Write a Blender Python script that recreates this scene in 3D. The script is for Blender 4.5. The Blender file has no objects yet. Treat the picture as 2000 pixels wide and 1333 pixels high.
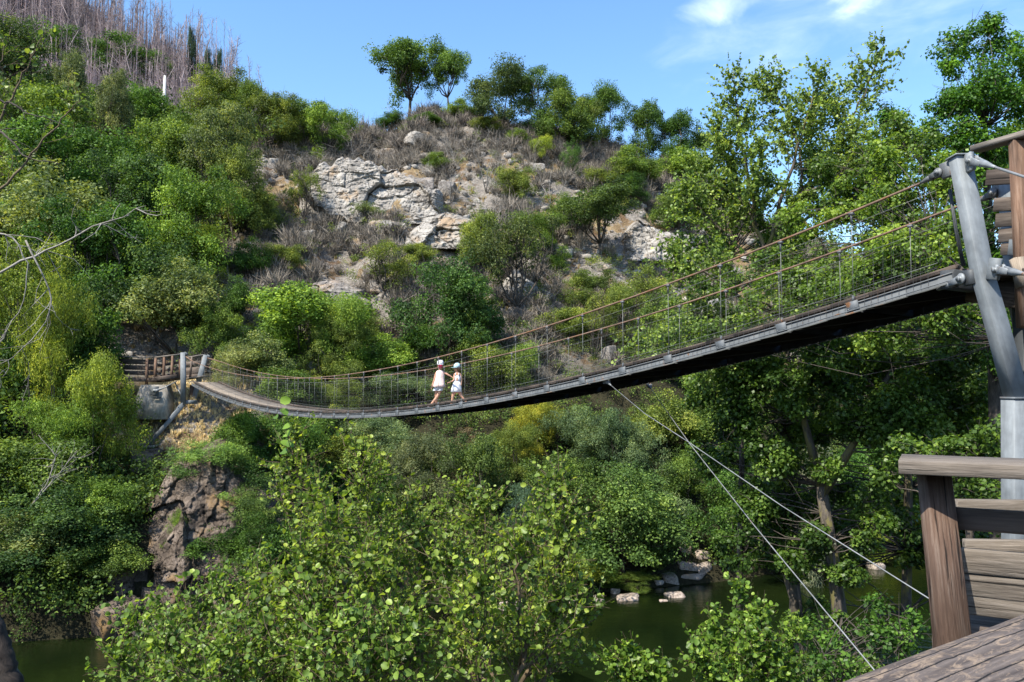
import bpy, bmesh, math, random
import numpy as np
from mathutils import Vector, Matrix
sc = bpy.context.scene
C = sc.collection
R = math.radians

# ---------------------------------------------------------------- camera, sky, sun, exposure
PITCH = 0.056
cam = bpy.data.cameras.new('camera'); cam.lens = 28.0; cam.sensor_width = 36.0
cam.clip_start = 0.05; cam.clip_end = 6000
cam.dof.use_dof = False
co = bpy.data.objects.new('camera', cam); C.objects.link(co)
co.location = (0, 0, 0); co.rotation_euler = (math.pi/2 + PITCH, 0, 0)
sc.camera = co
SUNV = Vector((-0.42, -0.44, 0.80)).normalized()
sun = bpy.data.lights.new('sun', 'SUN'); sun.energy = 5.0; sun.angle = R(0.53); sun.color = (1.0, 0.94, 0.82)
so = bpy.data.objects.new('sun', sun); C.objects.link(so)
so.rotation_euler = SUNV.to_track_quat('Z', 'Y').to_euler()
sc.view_settings.view_transform = 'Standard'; sc.view_settings.look = 'None'
sc.view_settings.exposure = 0.87; sc.view_settings.gamma = 1.0
sc.cycles.max_bounces = 7; sc.cycles.transparent_max_bounces = 4
sc.cycles.diffuse_bounces = 3; sc.cycles.glossy_bounces = 2; sc.cycles.transmission_bounces = 5
sc.cycles.caustics_reflective = False; sc.cycles.caustics_refractive = False

world = bpy.data.worlds.new('World'); sc.world = world; world.use_nodes = True
nt = world.node_tree; nt.nodes.clear()
def N(t, typ, **kw):
    n = t.nodes.new(typ)
    for k, v in kw.items(): setattr(n, k, v)
    return n
sky = N(nt, 'ShaderNodeTexSky', sky_type='NISHITA'); sky.sun_disc = False
sky.sun_elevation = math.asin(SUNV.z); sky.sun_rotation = math.atan2(SUNV.x, SUNV.y)
sky.altitude = 300; sky.air_density = 1.15; sky.dust_density = 1.0; sky.ozone_density = 3.0
hs = N(nt, 'ShaderNodeHueSaturation'); hs.inputs['Saturation'].default_value = 1.15; hs.inputs['Value'].default_value = 1.0
nt.links.new(sky.outputs[0], hs.inputs['Color'])
tc = N(nt, 'ShaderNodeTexCoord')
# wispy clouds, a patch of the sky high on the right
def dirpx(px, py):
    x = (px-1000)/1556; y = (666.5-py)/1556
    v = Vector((x, math.cos(PITCH)-y*math.sin(PITCH), math.sin(PITCH)+y*math.cos(PITCH))); return v.normalized()
def patch(px, py, sx, sy, lo, hi, amp):
    d = dirpx(px, py); r = Vector((d.y, -d.x, 0)).normalized(); u = r.cross(d)
    def dot(v, s):
        n = N(nt, 'ShaderNodeVectorMath', operation='DOT_PRODUCT'); nt.links.new(tc.outputs['Generated'], n.inputs[0]); n.inputs[1].default_value = tuple(v)
        m = N(nt, 'ShaderNodeMath', operation='DIVIDE'); nt.links.new(n.outputs['Value'], m.inputs[0]); m.inputs[1].default_value = s
        p = N(nt, 'ShaderNodeMath', operation='POWER'); nt.links.new(m.outputs[0], p.inputs[0]); p.inputs[1].default_value = 2.0
        a = N(nt, 'ShaderNodeMath', operation='MULTIPLY'); nt.links.new(m.outputs[0], a.inputs[0]); nt.links.new(m.outputs[0], a.inputs[1])
        return a
    a = N(nt, 'ShaderNodeMath', operation='ADD'); nt.links.new(dot(r, sx).outputs[0], a.inputs[0]); nt.links.new(dot(u, sy).outputs[0], a.inputs[1])
    m = N(nt, 'ShaderNodeMapRange'); nt.links.new(a.outputs[0], m.inputs[0]); m.inputs[1].default_value = 0.0; m.inputs[2].default_value = 1.0; m.inputs[3].default_value = 1.0; m.inputs[4].default_value = 0.0
    mp = N(nt, 'ShaderNodeMapping'); nt.links.new(tc.outputs['Generated'], mp.inputs[0]); mp.inputs['Scale'].default_value = (1.0, 1.0, 2.2)
    nz = N(nt, 'ShaderNodeTexNoise'); nt.links.new(mp.outputs[0], nz.inputs[0]); nz.inputs['Scale'].default_value = 10; nz.inputs['Detail'].default_value = 8; nz.inputs['Roughness'].default_value = 0.55
    nz.inputs['Distortion'].default_value = 0.5
    ad = N(nt, 'ShaderNodeMath', operation='MULTIPLY_ADD'); nt.links.new(m.outputs[0], ad.inputs[0]); ad.inputs[1].default_value = 0.42; nt.links.new(nz.outputs['Fac'], ad.inputs[2])
    q = N(nt, 'ShaderNodeMapRange', interpolation_type='SMOOTHSTEP'); nt.links.new(ad.outputs[0], q.inputs[0]); q.inputs[1].default_value = lo; q.inputs[2].default_value = hi; q.inputs[3].default_value = 0; q.inputs[4].default_value = amp
    return q
c1 = patch(1680, -50, 0.24, 0.11, 0.74, 1.35, 0.75)
c2 = patch(1410, 12, 0.08, 0.035, 0.68, 1.3, 0.7)
c3 = patch(1650, 40, 0.28, 0.10, 0.66, 1.3, 0.3)
mx = N(nt, 'ShaderNodeMath', operation='MAXIMUM'); nt.links.new(c1.outputs[0], mx.inputs[0]); nt.links.new(c2.outputs[0], mx.inputs[1])
mx2 = N(nt, 'ShaderNodeMath', operation='MAXIMUM'); nt.links.new(mx.outputs[0], mx2.inputs[0]); nt.links.new(c3.outputs[0], mx2.inputs[1])
cm = N(nt, 'ShaderNodeMixRGB'); nt.links.new(mx2.outputs[0], cm.inputs[0]); nt.links.new(hs.outputs[0], cm.inputs[1]); cm.inputs[2].default_value = (6.6, 7.1, 8.2, 1)
bg = N(nt, 'ShaderNodeBackground'); bg.inputs[1].default_value = 0.165
nt.links.new(cm.outputs[0], bg.inputs[0])
wo = N(nt, 'ShaderNodeOutputWorld'); nt.links.new(bg.outputs[0], wo.inputs[0])

# ---------------------------------------------------------------- helpers
rng = np.random.default_rng(7); rnd = random.Random(11)
cP, sP = math.cos(PITCH), math.sin(PITCH)
def ray(px, py):
    x = (px-1000)/1556; y = (666.5-py)/1556
    return np.array((x, cP-y*sP, sP+y*cP))
def at(px, py, Y):
    d = ray(px, py); return d*(Y/d[1])
def atz(px, py, z):
    d = ray(px, py); return d*(z/d[2])
def proj(p):
    d = p[1]*cP+p[2]*sP; u = -p[1]*sP+p[2]*cP
    return 1000+1556*p[0]/d, 666.5-1556*u/d
def tag(o, label=None, cat=None, group=None, kind=None):
    if label: o['label'] = label
    if cat: o['category'] = cat
    if group: o['group'] = group
    if kind: o['kind'] = kind
    return o
def empty(name, loc=(0, 0, 0), label=None, cat=None, group=None):
    o = bpy.data.objects.new(name, None); C.objects.link(o); o.location = tuple(loc); o.empty_display_size = .2
    return tag(o, label, cat, group)
def link(name, me, parent=None, mat=None, color=None):
    o = bpy.data.objects.new(name, me); C.objects.link(o)
    if parent is not None: o.parent = parent
    if color is not None: o.color = (*color, 1)
    return o
def npmesh(name, V, F, mat=None, smooth=False, loc=None, tint=None):
    """V (n,3); F an (m,k) array or a list of such arrays"""
    me = bpy.data.meshes.new(name)
    Fs = [f for f in (F if isinstance(F, list) else [F]) if len(f)]
    V = np.asarray(V, np.float32)
    me.vertices.add(len(V)); me.vertices.foreach_set('co', V.ravel())
    tot = sum(f.size for f in Fs); me.loops.add(tot)
    me.loops.foreach_set('vertex_index', np.concatenate([f.ravel() for f in Fs]).astype(np.int32))
    cnt = np.concatenate([np.full(len(f), f.shape[1]) for f in Fs]); st = np.concatenate(([0], np.cumsum(cnt)[:-1]))
    me.polygons.add(len(cnt)); me.polygons.foreach_set('loop_start', st.astype(np.int32))
    me.update(calc_edges=True)
    if smooth: me.polygons.foreach_set('use_smooth', np.ones(len(cnt), bool))
    if loc is not None:
        a = me.attributes.new('loc', 'FLOAT_VECTOR', 'POINT'); a.data.foreach_set('vector', np.asarray(loc, np.float32).ravel())
    if tint is not None:
        a = me.attributes.new('tint', 'FLOAT', 'POINT'); a.data.foreach_set('value', np.asarray(tint, np.float32).ravel())
    if mat: me.materials.append(mat)
    return me
def unit(v): v = np.asarray(v, float); return v/(np.linalg.norm(v)+1e-12)
class MB:
    def __init__(s): s.V = []; s.L = []; s.F4 = []; s.F3 = []; s.n = 0
    def add(s, V, F, L=None):
        V = np.asarray(V, float); s.V.append(V); s.L.append(np.asarray(L if L is not None else V, float))
        for f in F:
            f = [i+s.n for i in f]
            if len(f) == 4: s.F4.append(f)
            elif len(f) == 3: s.F3.append(f)
            else:
                for k in range(1, len(f)-1): s.F3.append([f[0], f[k], f[k+1]])
        s.n += len(V); return s
    def box(s, p0, p1, w, h, up=(0, 0, 1), bevel=0.12, w1=None, h1=None):
        p0 = np.asarray(p0, float); p1 = np.asarray(p1, float); a = unit(p1-p0)
        side = unit(np.cross(a, up)); u = np.cross(side, a); Ln = np.linalg.norm(p1-p0); off = rng.random(3)*30
        V = []; L = []
        for k, (p, l) in enumerate(((p0, 0), (p1, Ln))):
            ww = w if k == 0 or w1 is None else w1; hh = h if k == 0 or h1 is None else h1
            b = min(ww, hh)*bevel
            for x, y in ((-1, -1), (1, -1), (1, 1), (-1, 1)):
                for q in ((0, 1), (1, 0)):
                    if x*y < 0: q = (1-q[0], 1-q[1])
                    X = x*(ww/2-b*q[0]); Y = y*(hh/2-b*q[1])
                    V.append(p+side*X+u*Y); L.append((l+off[0], X+off[1], Y+off[2]))
        F = [[i, 8+i, 8+(i+1) % 8, (i+1) % 8] for i in range(8)] + [[0, 1, 2, 3, 4, 5, 6, 7], [15, 14, 13, 12, 11, 10, 9, 8]]
        return s.add(V, F, L)
    def tube(s, pts, r, sides=6, cap=True):
        pts = np.asarray(pts, float); n = len(pts); r = np.broadcast_to(np.asarray(r, float), (n,))
        T = np.gradient(pts, axis=0) if n > 2 else np.tile(pts[1]-pts[0], (2, 1))
        T /= np.linalg.norm(T, axis=1)[:, None]+1e-12
        ref = np.array((0.13, 0.21, 0.97)) if abs(T[0][2]) < .9 else np.array((1, 0.1, 0))
        A = np.cross(T, ref); A /= np.linalg.norm(A, axis=1)[:, None]+1e-12; B = np.cross(T, A)
        th = np.arange(sides)*2*math.pi/sides
        ring = A[:, None]*np.cos(th)[None, :, None]+B[:, None]*np.sin(th)[None, :, None]
        V = (pts[:, None]+ring*r[:, None, None]).reshape(-1, 3)
        l = np.concatenate(([0], np.cumsum(np.linalg.norm(np.diff(pts, axis=0), axis=1))))
        L = np.stack([np.repeat(l, sides), np.tile(np.cos(th), n)*np.repeat(r, sides), np.tile(np.sin(th), n)*np.repeat(r, sides)], 1)+rng.random(3)*20
        F = [[i*sides+j, i*sides+(j+1) % sides, (i+1)*sides+(j+1) % sides, (i+1)*sides+j] for i in range(n-1) for j in range(sides)]
        if cap and sides > 3: F += [list(range(sides))[::-1], [(n-1)*sides+j for j in range(sides)]]
        return s.add(V, F, L)
    def build(s, name, mat, parent=None, origin=None, smooth=False):
        V = np.concatenate(s.V); L = np.concatenate(s.L)
        o = origin if origin is not None else (np.array(parent.location) if parent is not None and parent.parent is None else np.zeros(3))
        if parent is not None and parent.parent is not None: o = np.array(parent.parent.location)
        me = npmesh(name, V-o, [np.array(s.F4, int).reshape(-1, 4), np.array(s.F3, int).reshape(-1, 3)], mat, smooth, L)
        return link(name, me, parent)

def _h(ix, iy, seed):
    h = (ix.astype(np.int64)*374761393+iy.astype(np.int64)*668265263+seed*1442695) & 0xffffffff
    h = ((h ^ (h >> 13))*1274126177) & 0xffffffff
    return ((h ^ (h >> 16)) & 0xffff)/65535.0
def vnoise(x, y, seed=0):
    x = np.asarray(x, float); y = np.asarray(y, float)
    ix = np.floor(x); iy = np.floor(y); fx = x-ix; fy = y-iy; fx = fx*fx*(3-2*fx); fy = fy*fy*(3-2*fy)
    ix = ix.astype(np.int64); iy = iy.astype(np.int64)
    a = _h(ix, iy, seed); b = _h(ix+1, iy, seed); c = _h(ix, iy+1, seed); d = _h(ix+1, iy+1, seed)
    return (a*(1-fx)+b*fx)*(1-fy)+(c*(1-fx)+d*fx)*fy
def fbm(x, y, seed=0, oct=4):
    v = 0; a = .5; t = 0
    for k in range(oct):
        v = v+a*vnoise(x*2**k+17*k, y*2**k-9*k, seed+k); t += a; a *= .5
    return v/t-.5
def sstep(a, b, x):
    t = np.clip((np.asarray(x, float)-a)/(b-a), 0, 1); return t*t*(3-2*t)

# ---------------------------------------------------------------- terrain
WZ = -9.0
def bankY(X): return np.interp(X, [-400, -40, -30, -18, -14.5, -11, -7, 3.5, 9.5, 19, 29, 45, 400], [24, 24, 25, 28.5, 29.3, 31, 33, 35, 37, 42, 48, 54, 54])
def crest(X): return np.interp(X, [-400, -90, -60, -45, -34, -25, -18, -8, 4, 13, 20, 27, 36, 60, 400], [57, 47, 36.5, 29.5, 26.0, 25.5, 27.0, 29, 27.5, 25.0, 22.8, 16.5, 12, 9, 9])
def H(X, Y, fine=True):
    X = np.asarray(X, float); Y = np.asarray(Y, float)
    d = Y-bankY(X)
    mid = np.interp(d, [-60, -1.5, 0, 1, 3, 13, 50, 400], [-11.5, -10.6, -9.1, -8.4, -7.4, -0.6, 28.5, 260])
    lef = np.interp(d, [-60, -1.5, -.3, 1.2, 3.2, 5.6, 6.6, 8.8, 10.5, 15, 60, 400], [-11.5, -11, -9.4, -6.8, -5.0, -3.4, -2.75, -1.2, -.6, 0.3, 31, 260])
    w = sstep(-12.5, -8.5, X); r = lef*(1-w)+mid*w
    c = crest(X); yc = np.interp(X, [-60, -20, 400], [104, 84, 84])
    back = c-(Y-yc)*0.25
    m_ = np.minimum(c, back); z = np.where(r-m_ > 20, m_, r-np.log1p(np.exp(np.clip((r-m_)*1.1, -50, 25)))/1.1)   # smooth minimum with the crest
    # far burnt ridge
    fc = np.interp(X, [-700, -140, -128, -86, -64, -38, 0, 60, 300], [112, 108, 104, 80, 69, 61, 50, 30, 15])
    far = np.interp(Y, [0, 118, 205, 260, 900], [0, 0, 1, 1.02, .6])*fc+np.interp(Y, [0, 118, 205], [0, 14, 0])*sstep(20, -60, X)-2
    z = np.where(Y > 112, np.maximum(z, far*sstep(112, 135, Y)+z*(1-sstep(112, 135, Y))), z)
    z = np.where(Y > 112, np.maximum(z, 2), z)
    # near bank under the photographer
    sh = 7.0*sstep(2.5, 8, X)
    near = np.interp(np.where(Y > 3, 3+(Y-3)*12/(12+sh), Y), [-400, -30, -4, 3, 8, 13, 15], [9, 4, -2.2, -3.2, -6.2, -9.2, -11.5])
    near = near+1.5*sstep(4, 12, X)*sstep(13, 6, Y)
    z = np.where(Y < 15+sh, np.maximum(near, -11.5), z)
    if fine:
        land = sstep(.3, 3, d)*sstep(400, 200, Y)
        kn = sstep(-27, -20, X)*sstep(30, 22, X)
        z = z+land*(fbm(X*.12, Y*.12, 3)*2.0+fbm(X*.45, Y*.45, 8, 3)*(.5+1.0*kn))
        rg = np.abs(fbm(X*.3+5, Y*.22, 21, 3))*2
        z = z+land*kn*(0.9-3.0*rg)*0.6
        z = z+np.where(Y < 15, fbm(X*.5, Y*.5, 5)*.5, 0)
    return z
def ground_at(px, py, y0=28.0, y1=240.):
    d = ray(px, py); Ys = np.arange(y0, y1, .25); P = d[None]*(Ys/d[1])[:, None]
    h = H(P[:, 0], P[:, 1]); k = np.nonzero(P[:, 2] < h)[0]
    if len(k) == 0:
        k = [np.argmin(P[:, 2]-h)]
    i = k[0]; return np.array((P[i, 0], P[i, 1], h[i]))

# ---------------------------------------------------------------- materials
def newmat(name):
    m = bpy.data.materials.new(name); m.use_nodes = True; t = m.node_tree
    b = t.nodes['Principled BSDF']; return m, t, b
def ramp(t, src, stops, interp='LINEAR'):
    r = N(t, 'ShaderNodeValToRGB'); r.color_ramp.interpolation = interp
    e = r.color_ramp.elements
    while len(e) < len(stops): e.new(0.5)
    for k, (p, c) in enumerate(stops): e[k].position = p; e[k].color = (*c, 1) if len(c) == 3 else c
    t.links.new(src, r.inputs[0]); return r
def noise(t, vec, scale, detail=4, rough=.55, dist=0):
    n = N(t, 'ShaderNodeTexNoise'); n.inputs['Scale'].default_value = scale; n.inputs['Detail'].default_value = detail
    n.inputs['Roughness'].default_value = rough; n.inputs['Distortion'].default_value = dist
    if vec is not None: t.links.new(vec, n.inputs[0])
    return n
def mapping(t, vec, scale):
    m = N(t, 'ShaderNodeMapping'); m.inputs['Scale'].default_value = scale; t.links.new(vec, m.inputs[0]); return m.outputs[0]
def attr(t, name):
    return N(t, 'ShaderNodeAttribute', attribute_name=name)
def bump(t, b, h, strength, dist):
    n = N(t, 'ShaderNodeBump'); n.inputs['Strength'].default_value = strength; n.inputs['Distance'].default_value = dist
    t.links.new(h, n.inputs['Height']); t.links.new(n.outputs[0], b.inputs['Normal']); return n
def mix(t, f, a, b, mode='MIX'):
    m = N(t, 'ShaderNodeMixRGB', blend_type=mode)
    for i, v in ((0, f), (1, a), (2, b)):
        if isinstance(v, (int, float)): m.inputs[i].default_value = v
        elif isinstance(v, tuple): m.inputs[i].default_value = (*v, 1)
        else: t.links.new(v, m.inputs[i])
    return m.outputs[0]

def wood_mat(name, c0, c1, c2, scale=1.0, crack=.8, rough=.8):
    m, t, b = newmat(name); a = attr(t, 'loc').outputs['Vector']
    v1 = mapping(t, a, (1.3*scale, 22*scale, 22*scale)); n1 = noise(t, v1, 1.6, 7, .7, .15)
    v2 = mapping(t, a, (.8, 2.2, 2.2)); n2 = noise(t, v2, 2.2, 3)
    v3 = mapping(t, a, (1.1*scale, 34*scale, 34*scale)); n3 = noise(t, v3, 1.2, 4, .6, .2)
    r1 = ramp(t, n1.outputs['Fac'], [(.28, c0), (.5, c1), (.72, c2)])
    r2 = ramp(t, n2.outputs['Fac'], [(.35, (.62, .62, .62)), (.65, (1.15, 1.12, 1.1))])
    col = mix(t, 1.0, r1.outputs[0], r2.outputs[0], 'MULTIPLY')
    cr = ramp(t, n3.outputs['Fac'], [(.33, (0, 0, 0)), (.39, (1, 1, 1))])
    col = mix(t, crack, col, mix(t, 1.0, col, cr.outputs[0], 'MULTIPLY'))
    t.links.new(col, b.inputs['Base Color']); b.inputs['Roughness'].default_value = rough
    b.inputs['Specular IOR Level'].default_value = .25
    h = N(t, 'ShaderNodeMath', operation='ADD'); t.links.new(n1.outputs['Fac'], h.inputs[0]); t.links.new(cr.outputs[0], h.inputs[1])
    bump(t, b, h.outputs[0], .6, .006); return m
M = {}
M['wood'] = wood_mat('weathered brown wood', (.075, .058, .048), (.17, .135, .11), (.29, .24, .20))
M['wood_dark'] = wood_mat('dark weathered wood', (.035, .028, .024), (.085, .066, .054), (.16, .13, .11))
M['wood_red'] = wood_mat('reddish brown wood', (.075, .044, .03), (.15, .09, .06), (.23, .165, .125), 1.0, .5)
M['wood_grey'] = wood_mat('silvery grey wood', (.10, .088, .075), (.20, .175, .15), (.32, .285, .25), 1.0, .8)
M['wood_red_near'] = wood_mat('reddish brown near post', (.055, .034, .025), (.125, .078, .055), (.22, .17, .135), 3.2, .8)
M['wood_grey_near'] = wood_mat('silvery grey near boards', (.085, .07, .058), (.17, .145, .12), (.28, .245, .21), 3.2, .9)
M['plank'] = wood_mat('sunbleached deck boards', (.16, .13, .10), (.27, .225, .175), (.38, .32, .26), 1, .6)

def near_plank():
    m, t, b = newmat('old handrail timber'); a = attr(t, 'loc').outputs['Vector']
    v1 = mapping(t, a, (3.0, 60, 60)); n1 = noise(t, v1, 1.5, 8, .7, .4)
    n2 = noise(t, mapping(t, a, (14, 40, 40)), 1.6, 8, .75, 1.2)
    wv = N(t, 'ShaderNodeTexWave', wave_type='BANDS', bands_direction='Y'); wv.inputs['Scale'].default_value = 13; wv.inputs['Distortion'].default_value = 1.6
    wv.inputs['Detail'].default_value = 5; wv.inputs['Detail Scale'].default_value = 2.2
    t.links.new(mapping(t, a, (.55, 1, 1)), wv.inputs[0])
    crack = ramp(t, wv.outputs['Fac'], [(.0, (0, 0, 0)), (.03, (1, 1, 1))])
    base = ramp(t, n1.outputs['Fac'], [(.3, (.04, .031, .027)), (.52, (.095, .076, .066)), (.75, (.18, .148, .128))])
    flake = ramp(t, n2.outputs['Fac'], [(.5, (0, 0, 0)), (.6, (1, 1, 1))])
    vo = N(t, 'ShaderNodeTexVoronoi', feature='DISTANCE_TO_EDGE'); vo.inputs['Scale'].default_value = 9; t.links.new(mapping(t, a, (1, .7, 1)), vo.inputs[0])
    fis = ramp(t, vo.outputs[0], [(.0, (1, 1, 1)), (.022, (0, 0, 0))])
    msk = noise(t, a, 4, 2); mk = ramp(t, msk.outputs['Fac'], [(.45, (0, 0, 0)), (.6, (1, 1, 1))])
    fz = mix(t, 1.0, fis.outputs[0], mk.outputs[0], 'MULTIPLY')
    col = mix(t, mix(t, 1.0, flake.outputs[0], (.75, .75, .75), 'MULTIPLY'), base.outputs[0], (.27, .20, .14))
    col = mix(t, mix(t, 1.0, fz, (.6, .6, .6), 'MULTIPLY'), col, (.34, .24, .15))
    col = mix(t, 1.0, col, mix(t, .92, (1, 1, 1), crack.outputs[0]), 'MULTIPLY')
    t.links.new(col, b.inputs['Base Color']); b.inputs['Roughness'].default_value = .78; b.inputs['Specular IOR Level'].default_value = .3
    h = mix(t, .6, n1.outputs['Fac'], crack.outputs[0]); bump(t, b, h, .8, .006); return m
M['plank_near'] = near_plank()

def metal(name, col, rough=.5, var=.12, rust=0.0, metallic=0.25):
    m, t, b = newmat(name); g = attr(t, 'loc').outputs['Vector']
    n = noise(t, g, 5, 6, .65); n2 = noise(t, mapping(t, g, (1.5, 9, 9)), 2.2, 4)
    lo = tuple(c*(1-var*2) for c in col); hi = tuple(min(1, c*(1+var*2)) for c in col)
    r = ramp(t, n.outputs['Fac'], [(.3, lo), (.7, hi)]); c = r.outputs[0]
    rr = ramp(t, n2.outputs['Fac'], [(.35, (.75, .75, .75)), (.6, (1.05, 1.05, 1.05))]); c = mix(t, .7, c, mix(t, 1, c, rr.outputs[0], 'MULTIPLY'))
    if rust: 
        rs = ramp(t, n.outputs['Fac'], [(.62-rust*.3, (0, 0, 0)), (.7-rust*.2, (1, 1, 1))]); c = mix(t, rs.outputs[0], c, (.16, .075, .03))
    t.links.new(c, b.inputs['Base Color']); b.inputs['Metallic'].default_value = metallic; b.inputs['Roughness'].default_value = rough
    bump(t, b, n.outputs['Fac'], .15, .004); return m
M['steel'] = metal('galvanised grey steel', (.155, .17, .18), .65, .12, 0, 0.0)
M['steel_light'] = metal('pale galvanised steel', (.095, .105, .113), .6, .12, .05, 0.0)
M['fitting'] = metal('dark cast fitting', (.13, .135, .14), .6, .2, .12)
M['fitting_pale'] = metal('galvanised fitting', (.22, .235, .245), .6, .15, .06)
M['cable_rust'] = metal('rusty wire rope', (.17, .105, .07), .75, .3, .3, .1)
M['cable_steel'] = metal('steel wire rope', (.27, .275, .27), .5, .15, .08, .4)
M['wire'] = metal('thin galvanised wire', (.20, .205, .19), .5, .1, 0, .3)
M['net'] = metal('dark mesh wire', (.10, .10, .095), .6, .1, .1, .2)
M['black_steel'] = metal('dark grey steel', (.045, .05, .055), .6, .2)

def concrete():
    m, t, b = newmat('stained concrete'); g = N(t, 'ShaderNodeTexCoord').outputs['Object']
    n = noise(t, g, 3, 8, .65); n2 = noise(t, mapping(t, g, (4, 4, .6)), 2, 4)
    c = mix(t, 1, ramp(t, n.outputs['Fac'], [(.3, (.25, .22, .175)), (.7, (.46, .42, .35))]).outputs[0], ramp(t, n2.outputs['Fac'], [(.3, (.6, .58, .55)), (.6, (1, 1, 1))]).outputs[0], 'MULTIPLY')
    t.links.new(c, b.inputs['Base Color']); b.inputs['Roughness'].default_value = .9; bump(t, b, n.outputs['Fac'], .4, .02); return m
M['concrete'] = concrete()

def rock_mat(name, cols, moss=.0, sc_=1.0):
    m, t, b = newmat(name); g = N(t, 'ShaderNodeNewGeometry').outputs['Position']
    n = noise(t, g, .9*sc_, 9, .68, .4); n2 = noise(t, g, 6*sc_, 6, .7); n3 = noise(t, g, .45*sc_, 5, .6)
    c = ramp(t, n.outputs['Fac'], [(.3, cols[0]), (.48, cols[1]), (.68, cols[2])]).outputs[0]
    c = mix(t, 1, c, ramp(t, n2.outputs['Fac'], [(.32, (.55, .53, .52)), (.55, (1, 1, 1)), (.75, (1.2, 1.2, 1.18))]).outputs[0], 'MULTIPLY')
    st = ramp(t, n3.outputs['Fac'], [(.55, (0, 0, 0)), (.66, (.8, .8, .8))]); c = mix(t, st.outputs[0], c, cols[3])
    vo = N(t, 'ShaderNodeTexVoronoi', feature='DISTANCE_TO_EDGE'); vo.inputs['Scale'].default_value = .7*sc_
    dv = N(t, 'ShaderNodeVectorMath', operation='ADD'); t.links.new(g, dv.inputs[0])
    nn = noise(t, g, 1.3*sc_, 4); t.links.new(nn.outputs['Color'], dv.inputs[1]); t.links.new(mapping(t, dv.outputs[0], (1, 1, 1.6)), vo.inputs[0])
    cr = ramp(t, vo.outputs[0], [(.0, (.18, .15, .12)), (.03, (1, 1, 1))]); c = mix(t, .85, c, mix(t, 1, c, cr.outputs[0], 'MULTIPLY'))
    t.links.new(c, b.inputs['Base Color']); b.inputs['Roughness'].default_value = .9; b.inputs['Specular IOR Level'].default_value = .2
    h = mix(t, .5, n2.outputs['Fac'], cr.outputs[0]); bump(t, b, h, .8, .12/sc_); return m
M['rock'] = rock_mat('pale quartzite rock', [(.13, .12, .108), (.28, .26, .235), (.43, .405, .365), (.28, .19, .11)])
M['rock_grey'] = rock_mat('grey schist rock', [(.10, .092, .085), (.22, .20, .185), (.38, .35, .32), (.24, .165, .10)], 0, 1.6)
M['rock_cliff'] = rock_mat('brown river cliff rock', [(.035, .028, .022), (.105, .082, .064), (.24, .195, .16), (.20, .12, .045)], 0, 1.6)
M['rock_river'] = rock_mat('pinkish river stone', [(.22, .17, .14), (.38, .31, .26), (.52, .45, .38), (.30, .22, .15)], 0, 2.5)

def ground_mat():
    m, t, b = newmat('hillside ground'); geo = N(t, 'ShaderNodeNewGeometry'); g = geo.outputs['Position']
    n1 = noise(t, g, .16, 7, .62, .3); n2 = noise(t, g, .75, 8, .7); n3 = noise(t, g, 4.5, 6, .7)
    straw = ramp(t, n2.outputs['Fac'], [(.3, (.15, .10, .055)), (.5, (.31, .225, .125)), (.7, (.42, .33, .19))]).outputs[0]
    stone = ramp(t, n3.outputs['Fac'], [(.3, (.13, .115, .10)), (.5, (.27, .24, .21)), (.7, (.42, .385, .34))]).outputs[0]
    soil = ramp(t, n3.outputs['Fac'], [(.3, (.10, .06, .035)), (.7, (.24, .15, .09))]).outputs[0]
    c = mix(t, ramp(t, n1.outputs['Fac'], [(.44, (0, 0, 0)), (.56, (1, 1, 1))]).outputs[0], straw, soil)
    mm = N(t, 'ShaderNodeMath', operation='ADD'); t.links.new(n1.outputs['Fac'], mm.inputs[0]); t.links.new(n2.outputs['Fac'], mm.inputs[1])
    c = mix(t, ramp(t, mm.outputs[0], [(.93, (0, 0, 0)), (1.02, (1, 1, 1))]).outputs[0], c, stone)
    # forest floor on the left bank, the near bank and behind: dark leaf litter, and painted shade on the cliff
    sx = N(t, 'ShaderNodeSeparateXYZ'); t.links.new(g, sx.inputs[0])
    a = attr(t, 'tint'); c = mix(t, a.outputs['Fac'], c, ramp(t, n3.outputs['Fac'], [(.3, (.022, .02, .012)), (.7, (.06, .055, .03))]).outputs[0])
    t.links.new(c, b.inputs['Base Color']); b.inputs['Roughness'].default_value = .95; b.inputs['Specular IOR Level'].default_value = .1
    h = N(t, 'ShaderNodeMath', operation='ADD'); t.links.new(n2.outputs['Fac'], h.inputs[0]); t.links.new(n3.outputs['Fac'], h.inputs[1])
    bump(t, b, h.outputs[0], 1.0, .35); return m
M['ground'] = ground_mat()

def water_mat():
    m, t, b = newmat('dark green river water'); g = N(t, 'ShaderNodeNewGeometry').outputs['Position']
    n = noise(t, mapping(t, g, (1.0, 2.2, 1)), 1.3, 5, .6, .3); n2 = noise(t, mapping(t, g, (1, 1.6, 1)), 6, 3)
    n3 = noise(t, g, .18, 3)
    t.links.new(ramp(t, n3.outputs['Fac'], [(.35, (.003, .0065, .002)), (.65, (.008, .013, .003))]).outputs[0], b.inputs['Base Color'])
    b.inputs['Roughness'].default_value = .06; b.inputs['IOR'].default_value = 1.33
    h = N(t, 'ShaderNodeMath', operation='MULTIPLY_ADD'); t.links.new(n2.outputs['Fac'], h.inputs[0]); h.inputs[1].default_value = .25; t.links.new(n.outputs['Fac'], h.inputs[2])
    bump(t, b, h.outputs[0], .16, .1); return m
M['water'] = water_mat()

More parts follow.
